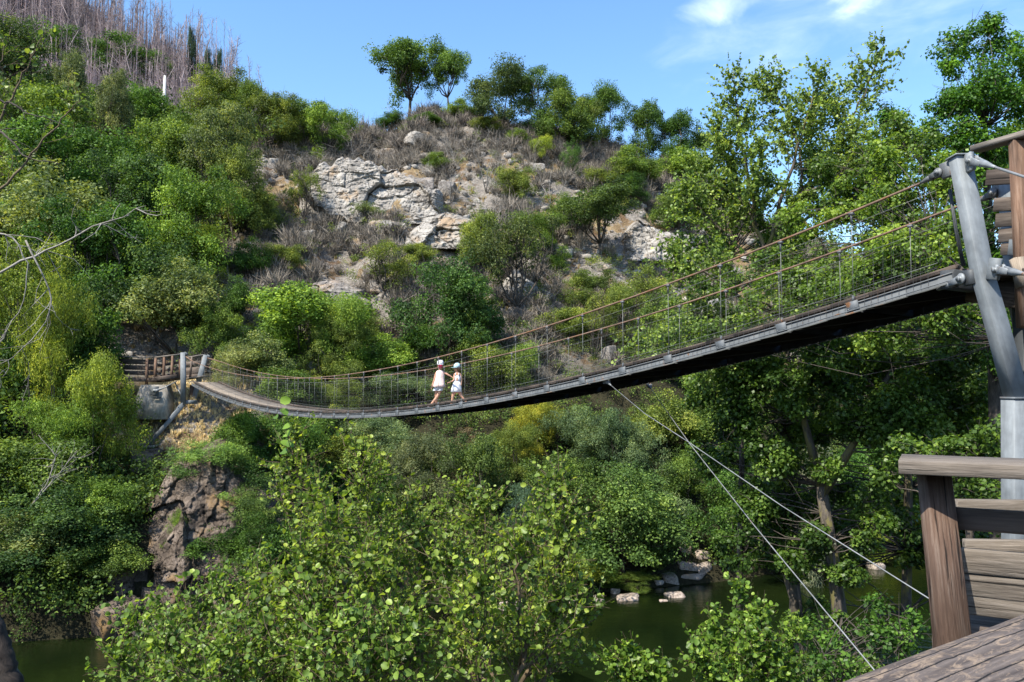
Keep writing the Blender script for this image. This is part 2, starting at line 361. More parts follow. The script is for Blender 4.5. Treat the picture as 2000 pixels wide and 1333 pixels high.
def leaf_mat(name, rough=.45, spec=.35, trans=.38, obcol=True, c=(.05, .09, .02), under=None, neutral=False):
    """leaf colour = the object's own colour, varied leaf by leaf with the tint attribute"""
    m, t, b = newmat(name); b.inputs['Roughness'].default_value = rough; b.inputs['Specular IOR Level'].default_value = spec
    if obcol: oc = N(t, 'ShaderNodeObjectInfo').outputs['Color']
    else:
        r = N(t, 'ShaderNodeRGB'); r.outputs[0].default_value = (*c, 1); oc = r.outputs[0]
    a = attr(t, 'tint').outputs['Fac']
    st_ = [(.0, (.32, .40, .40)), (.3, (.8, .90, .88)), (.62, (1.28, 1.36, 1.15)), (.9, (2.2, 2.05, 1.5)), (1.0, (2.9, 2.5, 2.2))]
    if neutral: st_ = [(.0, (.5, .5, .5)), (.4, (.9, .88, .86)), (.7, (1.2, 1.18, 1.15)), (1.0, (1.8, 1.7, 1.6))]
    v = ramp(t, a, st_).outputs[0]
    col = mix(t, 1, oc, v, 'MULTIPLY')
    if under:
        g = N(t, 'ShaderNodeNewGeometry').outputs['Backfacing']; col = mix(t, mix(t, 1, g, (.7, .7, .7), 'MULTIPLY'), col, under)
    t.links.new(col, b.inputs['Base Color'])
    tr = N(t, 'ShaderNodeBsdfTranslucent'); tc_ = mix(t, 1, col, (1.5, 1.45, .6), 'MULTIPLY'); t.links.new(tc_, tr.inputs[0])
    ms = N(t, 'ShaderNodeMixShader'); ms.inputs[0].default_value = trans
    t.links.new(b.outputs[0], ms.inputs[1]); t.links.new(tr.outputs[0], ms.inputs[2])
    t.links.new(ms.outputs[0], t.nodes['Material Output'].inputs[0]); return m
M['leaf'] = leaf_mat('foliage', .55, .2, .34)
M['leaf_gloss'] = leaf_mat('glossy alder foliage', .42, .32, .42)
M['twig'] = leaf_mat('dry grey twigs', .9, .1, .0, neutral=True)
M['straw'] = leaf_mat('dry straw grass', .8, .1, .1, neutral=True)

def bark(name, a, b_, sc_=1.0, moss=None):
    m, t, b = newmat(name); g = attr(t, 'loc').outputs['Vector']
    n = noise(t, mapping(t, g, (2.5*sc_, 9*sc_, 9*sc_)), 2, 6, .7); c = ramp(t, n.outputs['Fac'], [(.35, a), (.65, b_)]).outputs[0]
    if moss:
        n2 = noise(t, mapping(t, g, (1.2, 3, 3)), 1.6, 4); c = mix(t, ramp(t, n2.outputs['Fac'], [(.5, (0, 0, 0)), (.58, (1, 1, 1))]).outputs[0], c, moss)
    t.links.new(c, b.inputs['Base Color']); b.inputs['Roughness'].default_value = .9; bump(t, b, n.outputs['Fac'], .6, .02); return m
M['bark'] = bark('dark bark', (.028, .022, .018), (.095, .078, .062))
M['bark_grey'] = bark('pale grey bark', (.14, .125, .105), (.36, .33, .29))
M['bark_moss'] = bark('mossy alder bark', (.035, .028, .02), (.11, .09, .07), 1, (.12, .105, .035))
M['bark_patch'] = bark('mottled trunk bark', (.012, .009, .007), (.042, .03, .023), 2.5, (.10, .10, .085))
M['bark_twig'] = bark('young alder twigs', (.05, .035, .022), (.15, .11, .06))
M['bark_burnt'] = bark('scorched trunk', (.14, .11, .11), (.33, .27, .27), .3)
M['bark_white'] = bark('bleached dead wood', (.50, .47, .43), (.68, .65, .6), .3)

# ---------------------------------------------------------------- ground, river
def grid_axis(a, b, fine0, fine1, step):
    mid = np.arange(fine0, fine1+1e-6, step)
    lo = fine0-np.cumsum(step*1.22**np.arange(1, 60)); lo = lo[lo > a][::-1]
    hi = fine1+np.cumsum(step*1.22**np.arange(1, 60)); hi = hi[hi < b]
    return np.concatenate(([a], lo, mid, hi, [b]))
xs = grid_axis(-2500, 2500, -48, 42, .55); ys = grid_axis(-900, 2500, 26, 112, .55)
mid2 = np.arange(113.5, 232, 3.0); ys = np.unique(np.concatenate((ys[ys < 113], mid2, ys[ys > 232])))
GX, GY = np.meshgrid(xs, ys); GZ = H(GX, GY)
nx, ny = len(xs), len(ys); idx = np.arange(nx*ny).reshape(ny, nx)
F = np.stack([idx[:-1, :-1], idx[:-1, 1:], idx[1:, 1:], idx[1:, :-1]], -1).reshape(-1, 4)
# where the leaf litter of the closed wood lies (left slope, near bank, the waterside belt); on the river cliff it paints shade
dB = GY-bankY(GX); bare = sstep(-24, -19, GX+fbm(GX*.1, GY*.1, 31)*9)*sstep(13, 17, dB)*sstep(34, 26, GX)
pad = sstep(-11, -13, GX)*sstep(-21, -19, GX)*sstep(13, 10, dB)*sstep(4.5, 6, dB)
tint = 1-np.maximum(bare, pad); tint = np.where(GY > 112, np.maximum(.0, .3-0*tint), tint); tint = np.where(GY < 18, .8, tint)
V = np.stack([GX, GY, GZ], -1).reshape(-1, 3)
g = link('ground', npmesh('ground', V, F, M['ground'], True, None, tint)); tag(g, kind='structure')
wv = [(-400, 8, WZ), (500, 8, WZ), (500, 75, WZ), (-400, 75, WZ)]
w = link('river', npmesh('river', np.array(wv, float), np.array([[0, 1, 2, 3]]), M['water'])); tag(w, kind='structure')

# ---------------------------------------------------------------- foliage generators
def leaves(P, Nn, S, shape='d', tint=None, droop=None, aspect=.62):
    """one small folded leaf per point: P (n,3) positions, Nn normals, S sizes"""
    n = len(P); Nn = Nn/(np.linalg.norm(Nn, axis=1)[:, None]+1e-9)
    A = rng.normal(size=(n, 3))
    if droop is not None: A = A+droop
    A -= (A*Nn).sum(1)[:, None]*Nn; A /= np.linalg.norm(A, axis=1)[:, None]+1e-9
    B = np.cross(Nn, A)
    if shape == 'd': T = [(0, 0, 0), (.5, .5, .12), (1, 0, 0), (.5, -.5, .12)]; Fc = [[0, 1, 2, 3]]
    elif shape == 'r':   # round alder leaf, folded on its midrib
        T = [(0, 0, 0), (.5, 0, -.02), (1, 0, -.10), (.14, .36, .08), (.55, .56, .15), (.90, .34, .04), (.14, -.36, .08), (.55, -.56, .15), (.90, -.34, .04)]
        Fc = [[0, 1, 4, 3], [1, 2, 5, 4], [0, 6, 7, 1], [1, 7, 8, 2]]
    T = np.array(T); a2 = aspect if shape == 'd' else .78
    V = P[:, None]+(A[:, None]*T[None, :, 0:1]+B[:, None]*T[None, :, 1:2]*a2+Nn[:, None]*T[None, :, 2:3])*S[:, None, None]
    k = len(T); F = (np.array(Fc)[None]+(np.arange(n)*k)[:, None, None]).reshape(-1, 4)
    if tint is None: tint = rng.random(n)
    return V.reshape(-1, 3), F, np.repeat(tint, k)
def leafmesh(name, parts, mat):
    V = np.concatenate([p[0] for p in parts]); o = 0; Fs = []
    for p in parts: Fs.append(p[1]+o); o += len(p[0])
    return npmesh(name, V, np.concatenate(Fs), mat, False, None, np.concatenate([p[2] for p in parts]))
def blob_leaves(centers, rad, per, size, squash=.8, up=.35, sub=5, shell=.55, r_=None):
    """clumps of leaves: each clump is split into sub-clumps so gaps and lumps show at two scales"""
    P = []; Nn = []; T = []; S = []
    for c, r in zip(centers, rad):
        n = max(6, int(per*(r/np.mean(rad))**2)); k = rng.normal(size=(sub, 3)); k /= np.linalg.norm(k, axis=1)[:, None]
        sc_ = c+k*np.array((1, 1, squash))*r*(.45+.35*rng.random((sub, 1)))
        w = rng.integers(0, sub, n); d = rng.normal(size=(n, 3)); d /= np.linalg.norm(d, axis=1)[:, None]
        q = r*(.42+.25*rng.random(sub))[w]*(shell+(1-shell)*rng.random(n)**.5)*(1+.18*rng.normal(size=n))
        P.append(sc_[w]+d*q[:, None]*np.array((1, 1, squash)))
        Nn.append(d*.8+np.array((0, 0, up))+rng.normal(size=(n, 3))*.45)
        T.append(np.clip(.5+.17*rng.normal()+.15*rng.normal(size=sub)[w]+.17*rng.normal(size=n), 0, 1)); S.append(size*(.65+.7*rng.random(n)))
    return np.concatenate(P), np.concatenate(Nn), np.concatenate(S), np.concatenate(T)
def limb(a, b, sag=.1, n=5):
    a = np.asarray(a, float); b = np.asarray(b, float); t = np.linspace(0, 1, n)[:, None]; L = np.linalg.norm(b-a)
    off = rng.normal(size=3)*sag*L; return a+(b-a)*t+off*np.sin(t*math.pi)+rng.normal(size=(n, 3))*.02*L*np.sin(t*math.pi)

PROTO = {}
def proto(kind, var):
    """unit trees: height 1, crown about 1 wide. Returns (crown mesh, trunk mesh)"""
    key = (kind, var)
    if key in PROTO: return PROTO[key]
    mb = MB()
    K = dict(umbrella=(.42, .26, 40, .13, .80, 430, .022), oak=(.24, .26, 40, .15, .80, 430, .023), round=(.05, .10, 50, .16, 1.0, 420, .023), loose=(.16, .2, 40, .12, .85, 210, .021),
             feather=(.02, .1, 54, .14, 1.0, 430, .0165), bush=(0, 0, 36, .20, .95, 480, .027), tall=(.06, .1, 54, .13, 1.35, 360, .020))[kind]
    c0, tb, nb, br, hh, per, ls = K
    cz = (c0+1)/2; rz = (1-c0)/2
    C_ = []; 
    sub = 0
    # lobes: a few big sub-crowns so that the outline is uneven
    nl = 6 if kind != 'tall' else 8; lob = []
    for k in range(nl):
        a = k*2.4+rng.random()*.9; z = c0+(1-c0)*(.2+.72*(k+.5)/nl*1.0+.08*rng.normal()) if kind in ('tall', 'round', 'feather') else cz+rz*(-.25+.8*rng.random())
        prof = math.sqrt(max(.05, 1-((z-cz)/rz*.95)**2)); q = .27*prof*(.75+.5*rng.random())
        if kind == 'tall': q *= .75
        lob.append((q*math.cos(a), q*math.sin(a), min(max(z, c0+.08), .86), .20+.10*rng.random()))
    lob.append((.03, 0, .82, .2))
    while len(C_) < nb:
        l = lob[rng.integers(len(lob))]; d = unit(rng.normal(size=3)); p = np.array(l[:3])+d*l[3]*(.5+.5*rng.random())*np.array((1, 1, .85))
        if p[2] < max(c0*.9, .05) or p[2] > .97 or math.hypot(p[0], p[1]) > .52: continue
        C_.append(p)
    C_ = np.array(C_); rad = br*(.55+.8*rng.random(nb))
    fork = np.array((.02*rng.normal(), .02*rng.normal(), max(.16, c0*.75)))
    tr = .017 if kind in ('oak', 'umbrella', 'loose') else .013
    tops = [l for l in lob]
    if kind in ('oak', 'umbrella', 'loose', 'tall', 'round'):
        mb.tube(limb((0, 0, -.06), fork, .05, 5), np.linspace(tr*1.35, tr, 5), 7)
        for l in tops:
            pl = limb(fork, np.array(l[:3]), .12, 6); mb.tube(pl, np.linspace(tr*.7, tr*.22, 6), 5)
            dist = np.linalg.norm(C_-np.array(l[:3]), axis=1)
            for j in np.argsort(dist)[:6]:
                mb.tube(limb(pl[rng.integers(2, 5)], C_[j], .12, 5), np.linspace(tr*.32, tr*.08, 5), 4)
    else:
        for k in range(7):
            mb.tube(limb((0, 0, -.06), C_[rng.integers(nb)], .1, 5), np.linspace(.012, .003, 5), 4)
    if kind == 'loose': sub = 7
    else: sub = 6
    P, Nn, S, T = blob_leaves(C_, rad, per, ls, .78, .4, sub, .45)
    if kind == 'feather': parts = [leaves(P, Nn, S*1.5, 'd', T, np.array((0, 0, .6)), .30)]
    elif kind == 'bush':
        # bare-stemmed base leaves too
        parts = [leaves(P, Nn, S, 'd', T)]
    else: parts = [leaves(P, Nn, S, 'd', T)]
    cr = leafmesh('crown', parts, M['leaf'])
    V = np.concatenate(mb.V); L = np.concatenate(mb.L)
    tm = npmesh('trunk', V, [np.array(mb.F4, int).reshape(-1, 4), np.array(mb.F3, int).reshape(-1, 3)], M['bark'], True, L*8)
    PROTO[key] = (cr, tm); return PROTO[key]
def plant(name, kind, p, h, w, color, label, cat, group=None, var=None, rz=None, lean=0):
    if var is None: var = rnd.randrange(3)
    cr, tm = proto(kind, var)
    o = empty(name, p, label, cat, group); o.scale = (w, w*(.85+.3*rnd.random()), h); o.rotation_euler = (R(rnd.uniform(-3, 3)), R(lean), rnd.random()*6.28 if rz is None else rz)
    bushy = kind in ('bush', 'feather')
    link('foliage' if bushy else 'crown', cr, o, None, color); link('stem' if bushy else 'trunk', tm, o)
    return o
def plant_px(name, kind, cx_, top, base, wpx, color, label, cat='tree', Y=None, sink=.4, **kw):
    """stand a plant on the slope where it grows in the photograph, at its real size for that distance"""
    if Y is None: p = ground_at(cx_, base)
    else:
        p = at(cx_, base, Y); gz = float(H(p[0], p[1]))
        if p[2] < gz+3.0 or True:
            p = np.array((p[0], p[1], max(gz, p[2]-6) if p[2] > gz else gz))
    Yd = p[1]; tp = at(cx_, top, Yd); h = (tp[2]-p[2]); w = wpx*Yd/1556/.80
    return plant(name, kind, (p[0], p[1], p[2]-sink*.3), max(h, .5)+sink*.3, w, color, label, cat, **kw)

# ---------------------------------------------------------------- suspension bridge
BX0, BY0, DX, DY, BW = -6.709, 25.026, .5648, -.8253, 1.2817
NX, NY = .8253, .5648
def zdk(s): t = s/10; return ((.0124*t+.4853)*t-.0118)*t-.9555
def zcb(s): t = s/10; return ((.0167*t+.4696)*t+.0081)*t+.2293
def bp(s, n=0., z=0.): return np.array((BX0+DX*s+NX*n, BY0+DY*s+NY*n, zdk(s)+z))
def cp(s, n=0.): return np.array((BX0+DX*s+NX*n, BY0+DY*s+NY*n, zcb(s)))
SL, SR = -14.3, 20.15
br = empty('suspension_bridge', bp(0, BW/2), 'long sagging steel and timber footbridge hung from rusty cables across the river gorge', 'footbridge')
ss = np.linspace(SL, SR, 70)
# deck: boards laid across, tan on top
mb = MB()
s = SL
while s < SR:
    w_ = .135; a = bp(s, .10, .125); b = bp(s, BW-.06, .125); sl = unit(bp(s+.1)-bp(s-.1)); up = np.cross(unit(b-a), sl); up = up if up[2] > 0 else -up
    mb.box(a+np.array((0, 0, rng.normal()*.003)), b+np.array((0, 0, rng.normal()*.003)), w_, .035, up, .05); s += .147
mb.build('deck_boards', M['plank'], br)
for n in (.11, BW-.07):
    mb = MB()
    for i in range(len(ss)-1):
        mb.box(bp(ss[i], n, .175), bp(ss[i+1], n, .175), .09, .05, (0, 0, 1), .08)
    mb.build('kerb_board', M['wood_dark'], br)
for n, sgn in ((0, -1), (BW, 1)):
    mb = MB()
    web = np.array([bp(s, n, 0) for s in ss])
    for i in range(len(ss)-1):
        a, b = ss[i], ss[i+1]
        mb.box(bp(a, n, .055), bp(b, n, .055), .012, .095, (0, 0, 1), 0)
        mb.box(bp(a, n+sgn*.0-.0, .003)+np.array((-sgn*0, 0, 0)), bp(b, n, .003), .05, .010, (0, 0, 1), 0)
        mb.box(bp(a, n, .106), bp(b, n, .106), .04, .008, (0, 0, 1), 0)
    mb.tube([bp(s, n-.03*(-sgn), .025) for s in ss], .008, 5)
    mb.build('edge_beam', M['steel_light'], br)
# dark underside: cross bearers and bracing
mb = MB(); st = np.arange(-14, 21)
for k in st:
    mb.box(bp(k, .02, .055), bp(k, BW-.02, .055), .06, .09, (0, 0, 1), 0)
    if k < 20:
        mb.tube([bp(k, .1, .03), bp(k+1, BW-.1, .03)], .006, 4)
mb.build('cross_bearer', M['black_steel'], br)
mb = MB()
for q in (.205, .42, .635, .85, 1.065):
    for i in range(len(ss)-1): mb.box(bp(ss[i], q, .092), bp(ss[i+1], q, .092), .2145, .02, (0, 0, 1), 0)
mb.build('underside_sheet', M['wood_dark'], br)
# main cables, hand wires
for n, e0, e1 in ((0, -14.2, 20.0), (BW, -14.2, 20.4)):
    sc2 = np.linspace(e0, e1, 80)
    MB().tube([cp(s, n) for s in sc2], .0145, 7).build('main_cable', M['cable_rust'], br, smooth=True)
    for f, r_ in ((.86, .003), (.13, .003)):
        MB().tube([bp(s, n, .12)*(1-f)+cp(s, n)*f for s in sc2], r_, 4).build('hand_wire', M['wire'], br)
# hangers, cable clamps and edge brackets
def hanger(k, n, r_=.0030):
    a = bp(k, n, .11); b = cp(k, n)
    h = MB().tube([a, b-np.array((0, 0, .02))], r_, 5).build('hanger', M['wire'], br)
    m2 = MB(); m2.box(b-np.array((0, 0, .14)), b+np.array((0, 0, .02)), .014, .02, (1, 0, 0), .2)
    m2.tube([b+(0, 0, -.02)-np.array((DX, DY, 0))*.03, b+(0, 0, -.02)+np.array((DX, DY, 0))*.03], .021, 7)
    m2.build('cable_clamp', M['fitting'], h)
    m3 = MB(); sg = -1 if n == 0 else 1
    o = np.array((NX, NY, 0))*sg*.012
    m3.box(bp(k-.075, n, .07)+o, bp(k+.075, n, .07)+o, .026, .125, (0, 0, 1), .08)
    m3.tube([bp(k, n, .13), bp(k, n, .2)], .014, 6)
    for dx in (-.05, .05): m3.tube([bp(k+dx, n, .045)+o*.8, bp(k+dx, n, .045)+o*2.6], .011, 6)
    m3.build('edge_bracket', M['steel_light'], br)
for k in st[1:-1]:
    hanger(float(k), 0.0); hanger(float(k)+ (0.0), BW)
# netting
for n in (.015, BW-.015):
    P0 = []; F0 = []
    def strip(a, b, r_):
        a = np.asarray(a); b = np.asarray(b); d = unit(b-a); c = unit(np.cross(d, (NX, NY, .1))); e = np.cross(d, c); i = len(P0)
        for p in (a, b):
            for q in range(3):
                th = q*2.094; P0.append(p+(c*math.cos(th)+e*math.sin(th))*r_)
        for q in range(3): F0.append((i+q, i+(q+1) % 3, i+3+(q+1) % 3, i+3+q))
    for s in np.arange(SL+.3, SR-.2, .125): strip(bp(s, n, .05), cp(s, n)-(0, 0, .14), .0011)
    for f in (.1, .22, .34, .46, .58, .7, .8):
        sc3 = np.arange(SL+.3, SR-.1, .5)
        for i in range(len(sc3)-1):
            strip(bp(sc3[i], n, .12)*(1-f)+cp(sc3[i], n)*f, bp(sc3[i+1], n, .12)*(1-f)+cp(sc3[i+1], n)*f, .0010)
    # the mesh skirt that laps over the edge beam
    for s in np.arange(SL+.3, SR-.2, .0833): strip(bp(s, n-.04*np.sign(BW/2-n), .03), bp(s, n-.03*np.sign(BW/2-n), .2), .002)
    for z in (.1, .2):
        sc3 = np.arange(SL+.3, SR-.1, .4)
        for i in range(len(sc3)-1): strip(bp(sc3[i], n-.035*np.sign(BW/2-n), z), bp(sc3[i+1], n-.035*np.sign(BW/2-n), z), .0022)
    bm_ = np.array(br.location)
    link('netting', npmesh('netting', np.array(P0)-bm_, np.array(F0), M['net'], False, np.array(P0)), br)

def eye_fitting(par, a, b, name='cable_socket', mat='fitting', s0=.05, L=None):
    """forked socket: pin eye at a, tapering to the rope at b"""
    a = np.asarray(a, float); b = np.asarray(b, float); d = unit(b-a); side = unit(np.cross(d, (0, 0, 1))); u = np.cross(side, d)
    L = L or np.linalg.norm(b-a); m = MB()
    m.tube([a+d*L*.38, a+d*L*.6, a+d*L*.85, a+d*L], [s0*.72, s0*.62, s0*.36, s0*.28], 10)
    for q in (-1, 1):
        o = side*q*s0*.55
        m.box(a-d*s0*.3+o, a+d*L*.45+o, s0*.32, s0*1.55, u, .3, s0*.3, s0*1.0)
        th = np.linspace(0, 2*math.pi, 13)[:-1]
        for r0 in (1,):
            c = [a+o+side*q*s0*.17*z for z in (-1, 1)]
            m.tube([c[0], c[1]], s0*.98, 14)
    f = m.build(name, M[mat], par)
    p = MB().tube([a-side*s0*1.25, a+side*s0*1.25], s0*.42, 12)
    p.tube([a-side*s0*1.25, a-side*s0*1.05], s0*.55, 6); p.tube([a+side*s0*1.05, a+side*s0*1.25], s0*.55, 6)
    pm = p.build('pin', M['fitting_pale'], f)
    return f

def post(par, pts, ws, ds, axis, name='tower_post', mat='steel', chamfer=.16, lines=()):
    """box-section steel post along a polyline, widths ws across the axis and ds along it"""
    axis = unit(axis); m = MB(); V = []; L = []
    pts = [np.asarray(p, float) for p in pts]; acc = 0
    for i, p in enumerate(pts):
        d = unit((pts[min(i+1, len(pts)-1)]-pts[max(i-1, 0)])); a = unit(axis-d*np.dot(axis, d)); c = np.cross(d, a)
        if i: acc += np.linalg.norm(pts[i]-pts[i-1])
        w = ws[i]/2; h = ds[i]/2; b = min(w, h)*chamfer
        for x, y in ((-w+b, -h), (w-b, -h), (w, -h+b), (w, h-b), (w-b, h), (-w+b, h), (-w, h-b), (-w, -h+b)):
            V.append(p+a*x+c*y); L.append((acc, x, y))
    F = [[i*8+j, i*8+(j+1) % 8, (i+1)*8+(j+1) % 8, (i+1)*8+j] for i in range(len(pts)-1) for j in range(8)]
    F += [list(range(8))[::-1], [(len(pts)-1)*8+j for j in range(8)]]
    m.add(V, F, L)
    return m.build(name, M[mat], par)
# right-hand tower, the near post
YT = 8.25
A_ = at(1875, 308, YT); B_ = at(1919, 535, 8.1); C_0 = at(1949, 640, 8.0); D_ = at(1986, 778, 7.95); E_ = at(1987, 1060, 7.95); F_ = E_.copy(); F_[2] = float(H(E_[0], E_[1]))-.2
ax = unit((1, .18, 0))
tp = post(br, [A_, B_, C_0, D_], [.185, .185, .185, .185], [.125, .125, .13, .14], ax, chamfer=.08)
b = post(tp, [D_-np.array((0, 0, .0)), E_, F_], [.22, .22, .22], [.18, .18, .18], ax, 'lower_post', 'steel', .1)
cap_ = post(tp, [A_-(0, 0, .0), A_+unit(A_-B_)*.014], [.222, .222], [.167, .167], ax, 'cap_plate', 'steel', .1)
post(tp, [D_-(0, 0, .012), D_+(0, 0, .012)], [.232, .232], [.192, .192], ax, 'weld_collar', 'steel_light', .1)
for zz in (.35, 1.1):
    pass
# cable sockets at the near post
n0 = at(1836, 338, 8.42); n1 = cp(19.55, 0); n1 = at(1798, 358, 8.65)
sk = eye_fitting(br, n0, n1, s0=.052)
MB().box(n0-unit(n1-n0)*.02, at(1862, 327, 8.3), .05, .17, (0, 0, 1), .2).build('lug', M['fitting'], br)
o1 = at(1901, 314, 8.1); o2 = at(1944, 327, 7.6)
eye_fitting(br, o1, o2, s0=.055, mat='fitting_pale'); MB().box(at(1885, 322, 8.2), o1, .05, .2, (0, 0, 1), .2).build('lug', M['steel'], br)
MB().tube([o2, at(2110, 382, 6.6), at(2300, 460, 5.9)], .0125, 8).build('back_stay', M['cable_steel'], br, smooth=True)
p1 = at(1883, 545, 8.2); p2 = at(1832, 566, 8.65)
eye_fitting(br, p1, p2, s0=.06, mat='fitting_pale', name='deck_socket'); MB().box(p1, at(1905, 540, 8.1), .05, .16, (0, 0, 1), .2).build('lug', M['black_steel'], br)
q1 = at(1953, 527, 7.9); q2 = at(2004, 536, 7.3)
eye_fitting(br, q1, q2, s0=.055, mat='fitting_pale', name='deck_socket'); MB().box(at(1932, 525, 8.0), q1, .05, .22, (0, 0, 1), .2).build('lug', M['steel'], br)
MB().tube([q2, at(2200, 575, 6.2)], .014, 8).build('back_stay', M['cable_steel'], br, smooth=True)
# far post of the right-hand tower
fa = at(1976, 352, 8.9); fb = at(1998, 560, 8.7); fc_ = at(2040, 800, 8.6); fd = fc_.copy(); fd[2] = float(H(fd[0], fd[1]))-.2
post(br, [fa, fb, fc_, fd], [.19, .2, .2, .22], [.25, .3, .27, .25], ax)
r1 = at(1945, 377, 9.0); r2 = at(1912, 393, 9.3)
eye_fitting(br, r1, r2, s0=.062); MB().box(r1, at(1965, 366, 8.95), .05, .17, (0, 0, 1), .2).build('lug', M['fitting'], br)
# end bearer of the deck under the landing
MB().box(bp(20.1, 0, .05), bp(20.1, BW, .05), .16, .2, (0, 0, 1), .05).build('end_bearer', M['black_steel'], br)
for dx in (0, .05):   # dark chain or strap hanging by the tower
    MB().tube([at(1854+dx*40, 370, 8.5), at(1866+dx*60, 450, 8.5), at(1880+dx*90, 520, 8.5)], .012, 5).build('strap', M['black_steel'], br)
# left-hand tower
YL = float(bp(SL)[1]); lp = bp(SL-.15)
def atl(px, py, dY=0): return at(px, py, YL+dY)
la, lb = atl(357.5, 689), atl(358, 791)
foot = at(291, 868, 36.0); foot[2] = foot[2]
t2 = post(br, [la, lb], [.20, .22], [.22, .24], (1, .2, 0), chamfer=.05)
lw = post(t2, [lb+(0, 0, .04), foot], [.21, .15], [.21, .15], (0, 0, 1), 'strut', 'steel', .05)
MB().box(foot-(.35, 0, .1), foot+(.35, 0, -.1), .5, .1).build('base_plate', M['concrete'], t2)
MB().box(lb+(.1, 0, .12), lb+(.5, .3, .12), .12, .18).build('lug', M['steel'], t2)
ra, rb = at(402, 694, YL+.9), at(389, 742, YL+.9); rc = rb+(rb-ra)*1.0
post(br, [ra, rb, rc, rc+(0, 0, -2.2)], [.2, .22, .2, .18], [.2, .22, .2, .18], (1, .2, 0), chamfer=.05)
for p, q in ((la, cp(-14.1, 0)), (ra, cp(-13.9, BW))):
    MB().tube([p+(.02, 0, -.12), q, cp(-13.6, 0 if p is la else BW)], [.03, .02, .0165], 7).build('main_cable', M['cable_rust'], br)
    MB().box(p+(.06, 0, -.02), p+(.22, -.05, -.1), .08, .12, (0, 0, 1), .2).build('lug', M['steel_light'], br)
# river stays
K1 = at(1185, 747, bp(14.4)[1]); X1 = at(1348, 866, 9.6); Z1 = at(1815, 1170, 6.0); Z1b = at(2060, 1332, 5.2)
K2 = bp(14.0, BW, 0); K2 = at(1268, 755, K2[1]); X2 = at(1348, 868, 11.3); Z2 = at(1700, 1300, 6.3); Z2b = at(1840, 1472, 5.7)
k1a = K1*.93+X1*.07
MB().tube([k1a, k1a*.5+X1*.5-(0, 0, .05), X1, X1*.5+Z1*.5-(0, 0, .03), Z1, Z1b], .0052, 7).build('river_stay', M['cable_steel'], br)
MB().tube([K2, X2, X2*.5+Z2*.5-(0, 0, .03), Z2, Z2b], .006, 7).build('river_stay', M['cable_steel'], br)
eye_fitting(br, K1+(0, 0, .02), k1a, 'turnbuckle', 'fitting_pale', .035)
MB().box(K1+(0, 0, -.03), K1+(0, 0, .12), .08, .12, (1, 0, 0), .2).build('lug', M['steel_light'], br)
eye_fitting(br, K2+(0, 0, .02), K2*.94+X2*.06, 'turnbuckle', 'fitting', .04)

# ---------------------------------------------------------------- left walkway and its concrete block
YW = YL+.25
lw_ = empty('timber_walkway', at(290, 745, YW), 'brown timber walkway with close-boarded railing at the far left end of the bridge', 'walkway')
def W(px, py, d=0): return at(px, py, YW+d)
mb = MB()
pa = W(354, 692); pb = W(303, 698.5); pc = W(226, 697, .6); pd = W(120, 694, 2.0)
mb.box(pa, pb, .12, .06); mb.box(pb, pc, .12, .06); mb.box(pc, pd, .12, .06); mb.build('handrail', M['wood_grey'], lw_)
for x, t_, b_, lean, d in ((289, 701, 752, -5, 0), (303.5, 700, 747, 3, -.05), (320, 698, 745, 3, 0), (336, 695, 745, 4, 0), (352, 692, 740, 0, .1)):
    MB().box(W(x+lean*.3, t_, d), W(x-(lean*.3 if lean > 0 else -lean*.6), b_, d), .12, .10).build('rail_post', M['wood_red'], lw_)
for i, (y0, y1) in enumerate(((702, 713), (714, 724), (725, 734))):
    MB().box(W(300, (y0+y1)/2, .14), W(222, (y0+y1)/2-1.5, .7), .03, (y1-y0-1)/1556*YW).build('rail_board', M['wood_dark'], lw_)
    MB().box(W(222, (y0+y1)/2-1.5, .7), W(120, (y0+y1)/2-3, 2.1), .03, (y1-y0-1)/1556*YW).build('rail_board', M['wood_dark'], lw_)
for y in (716, 727, 737): MB().box(W(300, y, .2), W(353, y-8, .2), .03, .12).build('rail_board', M['wood_dark'], lw_)
MB().box(W(302, 743, .6), W(354, 736, .6), 1.5, .2).build('deck', M['wood_dark'], lw_)
MB().box(W(304, 742, .55), W(120, 740, 2.1), 1.5, .2).build('deck', M['wood_dark'], lw_)
e0, e1 = at(354, 701, YW+1.2), at(397, 693, YW+1.1)
MB().box(e0, e1, .08, .05).build('handrail', M['wood_grey'], lw_)
for y in (709, 724, 734): MB().box(at(352, y+3, YW+1.2), at(395, y-1, YW+1.1), .03, (.34 if y == 724 else .17)).build('rail_board', M['wood'], lw_)
for x in (372, 393): MB().box(at(x+3, 697, YW+1.15), at(x-1, 738, YW+1.15), .1, .08).build('rail_post', M['wood'], lw_)
MB().box(at(352, 741, YL+.3)+(0, .5, 0), at(395, 735, YL+.3)+(0, .5, 0), .9, .05).build('deck', M['plank'], lw_)
mb = MB()
def frus(m, c, w0, d0, w1, d1, h, sh=(0, 0)):
    x, y, z = c; V = [(x+a*w0/2, y+b*d0/2, z) for a, b in ((-1, -1), (1, -1), (1, 1), (-1, 1))]+[(x+sh[0]+a*w1/2, y+sh[1]+b*d1/2, z+h) for a, b in ((-1, -1), (1, -1), (1, 1), (-1, 1))]
    m.add(V, [[0, 3, 2, 1], [4, 5, 6, 7], [0, 1, 5, 4], [1, 2, 6, 5], [2, 3, 7, 6], [3, 0, 4, 7]])
cb = at(302, 797, YL+.1); ct = at(300, 752, YL+.1)
ab = empty('concrete_anchor', cb, 'weathered wedge-shaped concrete anchor block with steel plate under the far walkway', 'anchor block')
frus(mb, cb-(0, 0, .5), 1.75, 1.6, .95, 1.0, ct[2]-cb[2]+.5, (-.03, .15)); mb.build('block', M['concrete'], ab)
